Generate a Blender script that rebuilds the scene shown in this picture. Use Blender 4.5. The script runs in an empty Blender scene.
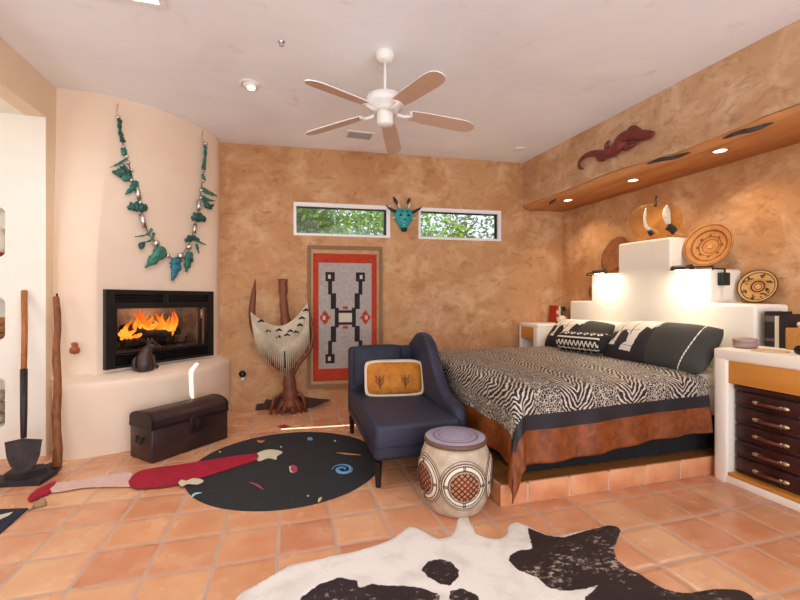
import bpy, bmesh, math, random
from math import sin, cos, pi, radians, sqrt, atan2, tan
from mathutils import Vector, Matrix, noise as mnoise
from mathutils.bvhtree import BVHTree

SC = bpy.context.scene
COL = SC.collection
random.seed(7)
V = Vector

# ------------------------------------------------------------------ camera, world, sun, big lights, exposure
H, YAW, F = 1.32, radians(15.7), 402.0
cd = bpy.data.cameras.new('camera'); cam = bpy.data.objects.new('camera', cd); COL.objects.link(cam)
cam.location = (0, 0, H); cam.rotation_euler = (pi/2, 0, -YAW)
cd.sensor_width = 36; cd.lens = F/800*36; cd.clip_start = .05
SC.camera = cam
SC.view_settings.view_transform = 'Standard'; SC.view_settings.look = 'None'
SC.view_settings.gamma = 1; SC.view_settings.use_curve_mapping = False
SC.view_settings.exposure = 0.13
SC.cycles.use_denoising = True
SC.cycles.max_bounces = 8; SC.cycles.diffuse_bounces = 5; SC.cycles.glossy_bounces = 3
SC.cycles.transparent_max_bounces = 12; SC.cycles.caustics_reflective = False; SC.cycles.caustics_refractive = False
SC.cycles.sample_clamp_indirect = 6

w = bpy.data.worlds.new('daylight'); SC.world = w; w.use_nodes = True
bg = w.node_tree.nodes['Background']; bg.inputs[0].default_value = (.74, .85, 1, 1); bg.inputs[1].default_value = 1.5

def lamp(kind, name, loc, power, col, direction=None, **kw):
    l = bpy.data.lights.new(name, kind); o = bpy.data.objects.new(name, l); COL.objects.link(o)
    o.location = loc; l.energy = power; l.color = col
    if direction is not None: o.rotation_euler = V(direction).to_track_quat('-Z', 'Y').to_euler()
    for k, v in kw.items(): setattr(l, k, v)
    return o
lamp('SUN', 'sun', (0, 9, 9), 14, (1, .95, .87), (-.17, -.84, -2.25), angle=radians(.5))
lamp('AREA', 'garden_door_daylight', (.8, -2.15, 1.5), 78, (.89, .95, 1), (0, 1, .35), shape='RECTANGLE', size=4.6, size_y=2.5)
lamp('AREA', 'ceiling_fill_light', (.8, -2.1, .5), 44, (.84, .92, 1), (0, .8, 1), shape='RECTANGLE', size=4.4, size_y=.8)  # unseen fill light added low at the rear to brighten the ceiling
lamp('AREA', 'skylight_daylight', (-.99, 2.37, 3.3), 20, (.9, .95, 1), (0, 0, -1), shape='RECTANGLE', size=.4, size_y=.9)
lamp('AREA', 'alcove_window_daylight', (-3.1, 2.6, 1.7), 13, (.95, .97, 1), (1, .25, -.05), shape='RECTANGLE', size=1.6, size_y=1.5)

SBD = V((.085, 2.12, -2.77)).normalized()
lamp('SPOT', 'hearth_streak_spot', V((-1.0, 2.27, 3.45))-SBD*28, 190000, (1, .97, .92), SBD, spot_size=radians(2.4), spot_blend=.2, shadow_soft_size=.06)  # spotlight added outside to draw the bright streak on the hearth

# ------------------------------------------------------------------ geometry of the view (survey of the room from the photograph)
SY, CY = sin(YAW), cos(YAW)
CAM = V((0, 0, H))
def ray(px, py):
    t = (px-400)/F
    return V((SY+t*CY, CY-t*SY, (300-py)/F))
def onz(px, py, z=0.):
    d = ray(px, py); k = (z-H)/d.z
    return CAM+d*k
def onplane(px, py, p, n):
    d = ray(px, py); k = (V(p)-CAM).dot(n)/d.dot(n)
    return CAM+d*k
def onx(px, py, x): return onplane(px, py, (x, 0, 0), V((1, 0, 0)))
def ony(px, py, y): return onplane(px, py, (0, y, 0), V((0, 1, 0)))
BA = math.atan(.086)
BU, BN = V((cos(BA), -sin(BA), 0)), V((-sin(BA), -cos(BA), 0))     # along the back wall / out of it into the room
BP = V((0, 5.122, 0))
def onback(px, py, off=0.): return onplane(px, py, BP+BN*off, BN)
def back_y(x): return 5.122-.086*x
def wall_x(y): return 3.714+.0587*(4.815-y)
def soffit_x(y): return 3.118+.061*(4.854-y)
SOF_N = V((-1, -.061, 0)).normalized()
def onsoffit(px, py, off=0.): return onplane(px, py, V((3.118, 4.854, 0))+SOF_N*off, SOF_N)

# ------------------------------------------------------------------ materials
def lin(c):
    c = c/255.
    return c/12.92 if c <= .04045 else ((c+.055)/1.055)**2.4
def rgb(r, g, b): return (lin(r), lin(g), lin(b), 1)
class G:
    def __init__(s, name):
        s.m = bpy.data.materials.new(name); s.m.use_nodes = True
        s.t = s.m.node_tree; s.n = s.t.nodes; s.b = s.n['Principled BSDF']; s.out = s.n['Material Output']
    def new(s, typ, **kw):
        n = s.n.new('ShaderNode'+typ)
        for k, v in kw.items(): setattr(n, k, v)
        return n
    def link(s, a, b): s.t.links.new(a, b)
    def put(s, sock, v):
        if isinstance(v, bpy.types.NodeSocket): s.link(v, sock)
        elif v is not None: sock.default_value = v
    def math(s, op, a, b=None, c=None):
        n = s.new('Math', operation=op)
        for i, v in enumerate((a, b, c)):
            if v is not None: s.put(n.inputs[i], v)
        return n.outputs[0]
    def mix(s, f, a, b, mode='MIX'):
        n = s.new('MixRGB', blend_type=mode)
        s.put(n.inputs[0], f); s.put(n.inputs[1], a); s.put(n.inputs[2], b)
        return n.outputs[0]
    def noise(s, vec, scale, detail=4, dist=0, rough=.55):
        n = s.new('TexNoise'); s.put(n.inputs['Vector'], vec); n.inputs['Scale'].default_value = scale
        n.inputs['Detail'].default_value = detail; n.inputs['Distortion'].default_value = dist; n.inputs['Roughness'].default_value = rough
        return n.outputs['Fac']
    def ramp(s, f, *stops):
        n = s.new('ValToRGB'); cr = n.color_ramp
        while len(cr.elements) < len(stops): cr.elements.new(1)
        for e, (p, c) in zip(cr.elements, stops):
            e.position = p; e.color = c if hasattr(c, '__len__') else (c, c, c, 1)
        s.put(n.inputs[0], f); return n.outputs[0]
    def pos(s): return s.new('NewGeometry').outputs['Position']
    def obj(s): return s.new('TexCoord').outputs['Object']
    def uv(s): return s.new('TexCoord').outputs['UV']
    def sep(s, v):
        n = s.new('SeparateXYZ'); s.link(v, n.inputs[0]); return n.outputs
    def comb(s, x, y, z=0.):
        n = s.new('CombineXYZ')
        for i, q in enumerate((x, y, z)): s.put(n.inputs[i], q)
        return n.outputs[0]
    def scale(s, v, k):
        n = s.new('Mapping'); s.link(v, n.inputs[0]); n.inputs['Scale'].default_value = k; return n.outputs[0]
    def bump(s, h, strength, dist=.01):
        n = s.new('Bump'); s.put(n.inputs['Height'], h); n.inputs['Strength'].default_value = strength; n.inputs['Distance'].default_value = dist
        s.link(n.outputs[0], s.b.inputs['Normal'])
    def fin(s, col=None, rough=.6, metal=0., spec=None):
        s.put(s.b.inputs['Base Color'], col); s.put(s.b.inputs['Roughness'], rough); s.b.inputs['Metallic'].default_value = metal
        if spec is not None: s.b.inputs['Specular IOR Level'].default_value = spec
        return s.m
def M(name, c, rough=.6, metal=0., c2=None, scale=20., bump=None, stretch=(1, 1, 1), spec=None):
    g = G(name); v = g.scale(g.obj(), stretch)
    col = c
    if c2: col = g.mix(g.ramp(g.noise(v, scale, 5), (.35, 0.), (.65, 1.)), c, c2)
    if bump: g.bump(g.noise(v, bump[0], 4), bump[1])
    return g.fin(col, rough, metal, spec)
def wood(name, c, c2, axis=0, scale=14., rough=.45, bump=.1):
    g = G(name); k = [1, 1, 1]; k[axis] = .09; v = g.scale(g.obj(), k)
    n = g.noise(v, scale, 6, 1.2)
    g.bump(n, bump, .005)
    return g.fin(g.mix(g.ramp(n, (.3, 0.), (.7, 1.)), c, c2), rough)
def emit(name, c, strength):
    g = G(name); g.b.inputs['Base Color'].default_value = c
    g.b.inputs['Emission Color'].default_value = c; g.b.inputs['Emission Strength'].default_value = strength
    return g.m

def adobe(name, a, b, c, d):
    g = G(name); p = g.pos()
    n1 = g.noise(p, 1.1, 6, .8, .6); n2 = g.noise(p, 2.7, 8, .5, .68); n3 = g.noise(g.scale(p, (1, 1, 1.6)), 6, 9, .7, .72)
    col = g.mix(g.ramp(n1, (.36, 0.), (.64, 1.)), a, b)
    col = g.mix(g.math('MULTIPLY', g.ramp(n2, (.46, 0.), (.66, 1.)), .8), col, c)
    col = g.mix(g.math('MULTIPLY', g.ramp(n3, (.52, 0.), (.70, 1.)), .7), col, d)
    g.bump(g.math('ADD', n2, g.math('MULTIPLY', n3, .5)), .22, .02)
    return g.fin(col, .7)
m_adobe = adobe('tan_adobe_plaster', rgb(198, 148, 100), rgb(182, 126, 78), rgb(218, 176, 134), rgb(148, 94, 54))
m_adobe2 = adobe('dusty_adobe_plaster', rgb(204, 164, 124), rgb(188, 144, 104), rgb(226, 196, 162), rgb(146, 102, 68))
def plaster(name, a, b, bs=.06):
    g = G(name); p = g.pos()
    n = g.noise(p, 1.6, 5, .5); n2 = g.noise(p, 14, 4)
    g.bump(g.math('ADD', g.noise(p, 4, 4, .6), g.math('MULTIPLY', n2, .3)), bs*3, .01)
    return g.fin(g.mix(g.ramp(n, (.35, 0.), (.7, 1.)), a, b), .75)
m_hearth = plaster('cream_plaster', rgb(240, 217, 193), rgb(236, 209, 182))
m_white = plaster('white_plaster', rgb(246, 240, 228), rgb(240, 233, 218))
m_headp = plaster('headboard_plaster', rgb(246, 238, 224), rgb(240, 230, 214))
m_jamb = plaster('tan_wall_paint', rgb(236, 214, 186), rgb(228, 204, 172))
def ceil_mat():
    g = G('ceiling_plaster'); p = g.pos()
    n = g.noise(p, .9, 4, .6); n2 = g.noise(p, 3.2, 9, 1.2, .7)
    col = g.mix(g.ramp(n, (.35, 0.), (.65, 1.)), rgb(247, 250, 255), rgb(238, 240, 246))
    col = g.mix(g.math('MULTIPLY', g.ramp(n2, (.60, 0.), (.74, 1.)), .35), col, rgb(196, 168, 146))
    g.bump(n2, .1, .01)
    return g.fin(col, .8)
m_ceil = ceil_mat()
PX, PY = .3056, .2955
def floor_mat():
    g = G('saltillo_tile'); p = g.pos()
    wob = g.new('TexNoise'); g.link(p, wob.inputs['Vector']); wob.inputs['Scale'].default_value = 5
    mp = g.new('VectorMath', operation='MULTIPLY_ADD'); g.link(wob.outputs['Color'], mp.inputs[0]); mp.inputs[1].default_value = (.012, .012, 0)
    add = g.new('VectorMath', operation='ADD'); g.link(p, add.inputs[0]); add.inputs[1].default_value = (.0455-.006+PX*40, -1.577-.006+PY*40, 0)
    g.link(add.outputs[0], mp.inputs[2])
    s = g.sep(mp.outputs[0])
    cx, cy = g.math('DIVIDE', s[0], PX), g.math('DIVIDE', s[1], PY)
    ix, iy = g.math('FLOOR', cx), g.math('FLOOR', cy)
    fx, fy = g.math('FRACT', cx), g.math('FRACT', cy)
    ex = g.math('MULTIPLY', g.math('MINIMUM', fx, g.math('SUBTRACT', 1., fx)), PX)
    ey = g.math('MULTIPLY', g.math('MINIMUM', fy, g.math('SUBTRACT', 1., fy)), PY)
    e = g.math('MINIMUM', ex, ey)
    wn = g.new('TexWhiteNoise', noise_dimensions='2D'); g.link(g.comb(ix, iy), wn.inputs['Vector'])
    body = g.ramp(wn.outputs['Value'], (0., rgb(196, 120, 82)), (.35, rgb(208, 138, 96)), (.7, rgb(218, 154, 108)), (1., rgb(224, 172, 126)))
    body = g.mix(g.math('MULTIPLY', g.ramp(g.noise(p, 5, 6, .2), (.3, 0.), (.85, 1.)), .7), body, rgb(234, 188, 148))
    body = g.mix(g.math('MULTIPLY', g.ramp(g.noise(p, 3.1, 4, .2), (.45, 0.), (.85, 1.)), .6), body, rgb(200, 120, 82))
    gm = g.ramp(e, (.0065, 1.), (.0105, 0.))
    col = g.mix(gm, body, g.mix(g.noise(p, 9), rgb(184, 150, 130), rgb(202, 170, 148)))
    h = g.math('ADD', g.ramp(e, (.004, 0.), (.03, 1.)), g.math('MULTIPLY', g.noise(p, 4, 2), .25))
    g.bump(h, .3, .008)
    return g.fin(col, g.math('ADD', g.math('MULTIPLY', gm, .4), g.math('ADD', .12, g.math('MULTIPLY', g.noise(p, 5, 3), .26))))
m_floor = floor_mat()
m_riser = M('terracotta_riser', rgb(206, 132, 90), .4, 0, rgb(226, 160, 114), 6, (12, .15))
m_grout = M('grout', rgb(206, 170, 142), .8)
m_vinyl = M('white_window_vinyl', rgb(238, 236, 234), .4)
m_black = M('black_metal', rgb(26, 24, 24), .4, .3)
m_blackg = M('glossy_black', rgb(14, 14, 15), .18)
m_firebrick = M('sooty_firebrick', rgb(96, 82, 72), .9, 0, rgb(124, 108, 96), 9)
m_log = wood('charred_log', rgb(22, 16, 13), rgb(60, 40, 28), 0, 20, .9)
m_drawer = wood('orange_pine', rgb(196, 124, 44), rgb(214, 146, 64), 1, 9, .35)
m_slab = wood('orange_cedar', rgb(176, 112, 60), rgb(214, 154, 94), 1, 7, .5)
m_bark = M('grey_bark', rgb(84, 74, 68), .9, 0, rgb(50, 40, 34), 16)
m_leather = M('oxblood_leather', rgb(66, 28, 22), .35, 0, rgb(48, 18, 15), 9, (60, .12))
m_brass = M('brass', rgb(212, 194, 158), .3, 1)
m_strap = M('brown_strap', rgb(92, 40, 30), .35)
m_trunk = M('dark_trunk_leather', rgb(62, 38, 36), .42, 0, rgb(38, 22, 22), 5, (30, .2))
m_trunk2 = M('trunk_iron', rgb(40, 30, 28), .45, .4)
m_navy = M('navy_upholstery', rgb(43, 43, 65), .55, 0, rgb(36, 36, 54), 30, (350, .12))
m_navyp = M('navy_cushion', rgb(30, 34, 50), .7, 0, None, 1, (300, .1))
m_legwood = M('black_wood', rgb(22, 18, 18), .4)
m_ochre = M('ochre_velvet', rgb(196, 124, 30), .75, 0, rgb(168, 96, 20), 12, (150, .2))
m_trimc = M('cream_piping', rgb(214, 194, 170), .9)
m_embro = M('embroidery_brown', rgb(96, 52, 16), .9)
m_steel = M('silver', rgb(214, 208, 202), .25, 1)
m_fanw = M('fan_white_enamel', rgb(240, 238, 232), .3)
m_fanb = wood('fan_blade_underside', rgb(206, 176, 154), rgb(198, 166, 144), 0, 20, .45, .02)
m_bronze = M('bronze', rgb(70, 62, 48), .4, .5)
m_greenb = M('dark_green_metal', rgb(38, 48, 42), .45, .3)
m_bulb = emit('warm_bulb', (1, .86, .62, 1), 14)
m_can = emit('can_lamp', (1, .88, .68, 1), 5)
m_lizard = wood('red_carved_wood', rgb(128, 52, 44), rgb(98, 36, 34), 0, 18, .35)
m_rugblk = M('charcoal_rug', rgb(40, 39, 40), .95, 0, rgb(34, 33, 35), 40, (200, .3))
m_crim = M('crimson_wool', rgb(176, 12, 48), .9, 0, rgb(150, 8, 38), 30, (200, .3))
m_pink = M('pale_pink_wool', rgb(226, 190, 178), .9, 0, rgb(214, 174, 162), 40, (200, .3))
m_creamw = M('cream_wool', rgb(214, 202, 170), .9, 0, None, 1, (200, .3))
m_bluew = M('blue_wool', rgb(92, 148, 190), .9)
m_aquaw = M('aqua_wool', rgb(160, 214, 208), .9)
m_orangew = M('orange_wool', rgb(196, 130, 84), .9)
m_rose = M('rose_wool', rgb(170, 60, 90), .9)
m_yell = M('yellow_wool', rgb(220, 200, 120), .9)
m_navyw = M('navy_wool', rgb(28, 32, 52), .9, 0, None, 1, (200, .3))
m_stand = wood('carved_bristlecone', rgb(134, 70, 34), rgb(88, 42, 22), 2, 22, .5, .3)
m_darkslab = M('slab_dark_brown', rgb(78, 44, 30), .8, 0, rgb(54, 30, 22), 10, (20, .3))
m_suede = M('pale_suede', rgb(206, 192, 168), .95, 0, rgb(188, 170, 146), 8)
m_inkm = M('black_ink', rgb(24, 20, 20), .8)
m_rugred = M('brick_red_wool', rgb(186, 62, 34), .95, 0, rgb(166, 50, 28), 30, (180, .2))
m_ruggrey = M('grey_wool', rgb(176, 166, 158), .95, 0, rgb(160, 150, 144), 30, (180, .2))
m_rugink = M('dark_brown_wool', rgb(40, 30, 34), .95)
m_rugcream = M('ivory_wool', rgb(204, 190, 166), .95)
m_mount = M('tan_mount_linen', rgb(198, 158, 116), .9, 0, rgb(184, 142, 100), 10)
m_mountf = M('umber_mount_border', rgb(140, 104, 72), .8)
m_turq = M('green_turquoise', rgb(46, 128, 112), .45, 0, rgb(26, 76, 68), 26, (60, .4))
m_turqd = M('deep_green_turquoise', rgb(36, 100, 86), .45, 0, rgb(22, 66, 60), 22, (60, .4))
m_turqp = M('pale_green_turquoise', rgb(70, 140, 118), .5, 0, rgb(36, 96, 82), 22, (60, .4))
m_turqb = M('blue_turquoise', rgb(48, 128, 150), .45, 0, rgb(26, 92, 110), 50, (80, .3))
m_mosaic = M('turquoise_mosaic', rgb(30, 176, 176), .35, 0, rgb(16, 130, 134), 60, (90, .3))
m_horn = M('black_horn', rgb(26, 22, 22), .4)
m_quill = M('pale_quill', rgb(222, 206, 180), .7)
m_basket = M('coiled_straw', rgb(206, 146, 82), .8, 0, rgb(188, 124, 64), 18, (90, .3))
m_basketd = M('dark_coiled_straw', rgb(150, 92, 48), .8, 0, rgb(120, 70, 36), 18, (90, .3))
m_basketk = M('blackened_straw', rgb(62, 40, 28), .85)
m_basketl = M('bleached_straw', rgb(206, 160, 94), .8, 0, None, 1, (90, .3))
m_feather = M('white_feather', rgb(236, 228, 208), .9, 0, rgb(214, 202, 178), 50)
m_tuft = M('dark_feather_tuft', rgb(44, 36, 34), .9)
m_tan = M('tan_hide', rgb(196, 140, 84), .8)
m_sheet = M('white_cotton', rgb(238, 230, 216), .85, 0, None, 1, (12, .15))
m_skirt = M('black_cotton', rgb(20, 17, 19), .9)
m_cer = M('pink_ceramic', rgb(176, 148, 138), .45, 0, rgb(160, 130, 122), 20)
m_paper = M('straw_mat', rgb(222, 190, 148), .8)
m_wick = M('wicker', rgb(202, 146, 74), .75, 0, rgb(180, 120, 54), 60, (70, .5))
m_booka = M('dark_book_cloth', rgb(34, 28, 30), .5); m_bookp = M('page_edges', rgb(236, 226, 206), .9)
m_bookr = M('red_book_cloth', rgb(176, 44, 30), .5); m_bookg = M('olive_book_cloth', rgb(92, 96, 62), .5)
m_bookc = M('ivory_book_cloth', rgb(228, 214, 190), .5); m_bookt = M('tan_book_cloth', rgb(158, 126, 92), .6)
m_bookpk = M('rose_print', rgb(104, 84, 90), .5)
m_handle = wood('ash_handle', rgb(186, 118, 58), rgb(150, 84, 36), 2, 22, .5)
m_iron = M('blackened_iron', rgb(58, 44, 46), .5, .2, rgb(38, 29, 31), 14)
m_pole = wood('rough_pole', rgb(160, 96, 48), rgb(98, 56, 30), 2, 26, .7, .4)
m_plank = M('weathered_dark_plank', rgb(52, 40, 42), .7, 0, rgb(36, 28, 30), 9, (20, .2))
m_ochrew = M('ochre_gourd', rgb(178, 98, 44), .6, 0, rgb(150, 76, 32), 12)
m_cat = M('carved_stone_brown', rgb(70, 48, 38), .4, 0, rgb(46, 30, 24), 9)
m_pot = M('white_pottery', rgb(226, 214, 194), .7); m_potr = M('red_pottery', rgb(160, 48, 34), .7)
m_towel = M('cream_towel', rgb(226, 212, 190), .95, 0, None, 1, (90, .4)); m_towelr = M('rust_towel_band', rgb(150, 66, 40), .95)
m_loaf = M('woven_grass', rgb(190, 128, 68), .85, 0, rgb(150, 92, 44), 30, (40, .4))
m_greyp = M('grey_sham_cotton', rgb(58, 55, 50), .8, 0, None, 1, (12, .12)); m_plum = M('plum_sham_cotton', rgb(42, 33, 38), .8)
m_figw = M('white_print_cotton', rgb(232, 224, 210), .85); m_line = M('black_print', rgb(30, 28, 30), .85)
m_mudb = M('black_mudcloth', rgb(26, 23, 24), .9)
m_cream = M('drum_cream_glaze', rgb(200, 180, 156), .4, 0, rgb(172, 150, 126), 14); m_drumd = M('drum_umber_line', rgb(104, 74, 56), .5)
m_lav = M('drum_lavender_glaze', rgb(176, 166, 186), .25, 0, rgb(160, 152, 178), 6); m_lat = M('lattice_red', rgb(192, 116, 74), .5); m_latd = M('lattice_dark', rgb(70, 36, 26), .6)
m_ivo = M('drum_ivory_glaze', rgb(226, 212, 190), .4)
m_grey = M('vent_grey', rgb(176, 172, 170), .5)
m_platwood = wood('platform_oak', rgb(140, 88, 40), rgb(112, 66, 28), 0, 10, .35)
m_pane = None
def glass(name, tint, fac=.08):
    g = G(name); tr = g.new('BsdfTransparent'); gl = g.new('BsdfGlossy'); mx = g.new('MixShader')
    tr.inputs[0].default_value = tint; gl.inputs['Roughness'].default_value = .02
    mx.inputs[0].default_value = fac
    g.link(tr.outputs[0], mx.inputs[1]); g.link(gl.outputs[0], mx.inputs[2]); g.link(mx.outputs[0], g.out.inputs[0])
    return g.m
m_pane = glass('window_glass', (.97, .98, .97, 1), .05)
m_fglass = glass('firebox_glass', (.9, .88, .86, 1), .025)
def amber():
    g = G('amber_translucent_hide'); tr = g.new('BsdfTransparent'); mx = g.new('MixShader'); mx.inputs[0].default_value = .42
    lw = g.new('LayerWeight'); lw.inputs[0].default_value = .35
    g.link(g.math('ADD', .03, g.math('MULTIPLY', g.math('POWER', lw.outputs['Facing'], 2.5), .75)), mx.inputs[0])
    tr.inputs[0].default_value = rgb(251, 245, 230)
    g.fin(g.mix(g.noise(g.obj(), 9, 5), rgb(126, 102, 62), rgb(156, 128, 84)), .3)
    g.link(tr.outputs[0], mx.inputs[1]); g.link(g.b.outputs[0], mx.inputs[2]); g.link(mx.outputs[0], g.out.inputs[0])
    return g.m
m_amber = amber()
def leafmat(name, c, c2):
    g = G(name); d = g.new('BsdfDiffuse'); tl = g.new('BsdfTranslucent'); mx = g.new('MixShader'); mx.inputs[0].default_value = .5
    col = g.mix(g.noise(g.obj(), 4, 2), c, c2); g.link(col, d.inputs[0]); g.link(col, tl.inputs[0])
    g.link(d.outputs[0], mx.inputs[1]); g.link(tl.outputs[0], mx.inputs[2]); g.link(mx.outputs[0], g.out.inputs[0]); return g.m
m_leaf = leafmat('spring_leaf', rgb(126, 160, 70), rgb(70, 110, 48)); m_leaf2 = leafmat('grey_green_leaf', rgb(130, 148, 92), rgb(74, 98, 70))
m_barkt = M('tree_bark', rgb(92, 80, 72), .9)
m_gravel = M('desert_gravel', rgb(176, 150, 122), .95, 0, rgb(150, 126, 100), 3)

def bedspread_mat():
    g = G('animal_print_bedspread'); uv = g.uv(); s = g.sep(uv); u, v = s[0], s[1]
    nz = g.noise(uv, 7, 3); nz2 = g.noise(uv, 22, 3)
    ph = g.math('SUBTRACT', g.math('FRACT', g.math('ADD', g.math('DIVIDE', g.math('SUBTRACT', u, 1.42), .455), 20.5)), .5)
    dx = g.math('ABSOLUTE', g.math('MULTIPLY', ph, .455))
    st = g.math('ADD', g.math('MULTIPLY', v, 21.), g.math('ADD', g.math('MULTIPLY', dx, -27.), g.math('MULTIPLY', nz, 3.2)))
    wv = g.math('SINE', g.math('MULTIPLY', st, 2*pi))
    zeb = g.math('GREATER_THAN', g.math('ADD', wv, g.math('MULTIPLY', g.math('SUBTRACT', nz2, .5), 2.)), .32)
    vo = g.new('TexVoronoi', feature='DISTANCE_TO_EDGE'); g.link(g.scale(uv, (1, .8, 1)), vo.inputs['Vector']); vo.inputs['Scale'].default_value = 58
    leo = g.math('LESS_THAN', g.math('ADD', vo.outputs['Distance'], g.math('MULTIPLY', g.math('SUBTRACT', nz2, .5), .13)), .07)
    band = g.math('GREATER_THAN', g.math('ADD', dx, g.math('MULTIPLY', g.math('SUBTRACT', nz2, .5), .09)), .125)
    f = g.mix(band, zeb, leo)
    col = g.mix(f, rgb(26, 21, 25), g.mix(nz, rgb(194, 178, 160), rgb(212, 198, 180)))
    g.bump(g.noise(uv, 16, 3), .25, .02)
    return g.fin(col, .55)
m_spread = bedspread_mat()
m_band = M('black_satin_band', rgb(28, 22, 26), .6, 0, None, 1, (14, .2))
def velvet_mat():
    g = G('rust_velvet'); uv = g.uv()
    n = g.noise(g.scale(uv, (1.3, 1, 1)), 11, 7, .3, .7)
    g.bump(n, .35, .015)
    return g.fin(g.mix(g.ramp(n, (.32, 0.), (.68, 1.)), rgb(90, 40, 10), rgb(152, 76, 22)), .5)
m_velvet = velvet_mat()
def hide_mat():
    g = G('cowhide_hair'); at = g.new('Attribute', attribute_name='patch').outputs['Fac']; p = g.pos()
    fz = g.math('ADD', at, g.math('MULTIPLY', g.math('SUBTRACT', g.noise(p, 34, 6, 0, .75), .5), .5))
    sp = g.math('MULTIPLY', g.ramp(g.math('ADD', g.noise(g.scale(p, (1, 1.6, 1)), 26, 6, 0, .75), g.math('MULTIPLY', g.math('SUBTRACT', g.noise(p, 3.3, 2), .5), .55)), (.60, 0.), (.68, 1.)), .85)
    blk = g.mix(g.noise(p, 6, 3), rgb(44, 28, 30), rgb(30, 20, 22))
    blk = g.mix(sp, blk, rgb(196, 176, 160))
    wht = g.mix(g.ramp(g.noise(p, 5, 4, .6), (.45, 0.), (.8, 1.)), rgb(242, 236, 226), rgb(206, 196, 186))
    g.bump(g.noise(g.scale(p, (1, 3, 1)), 60, 4), .3, .01)
    return g.fin(g.mix(g.ramp(fz, (.48, 0.), (.53, 1.)), wht, blk), .6)
m_hide = hide_mat()
def flame_mat():
    g = G('flame'); z = g.sep(g.pos())[2]
    n = g.math('ADD', g.math('MULTIPLY', g.math('SUBTRACT', z, .9), 3.6), g.math('MULTIPLY', g.math('SUBTRACT', g.noise(g.pos(), 16, 3), .5), 1.3))
    c = g.ramp(n, (0., (1, .17, .012, 1)), (.35, (1, .36, .04, 1)), (.6, (1, .22, .015, 1)), (1., (.75, .08, .004, 1)))
    em = g.new('Emission'); g.link(c, em.inputs[0]); em.inputs[1].default_value = 1.9
    g.link(em.outputs[0], g.out.inputs[0]); return g.m
m_flame = flame_mat()

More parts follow.
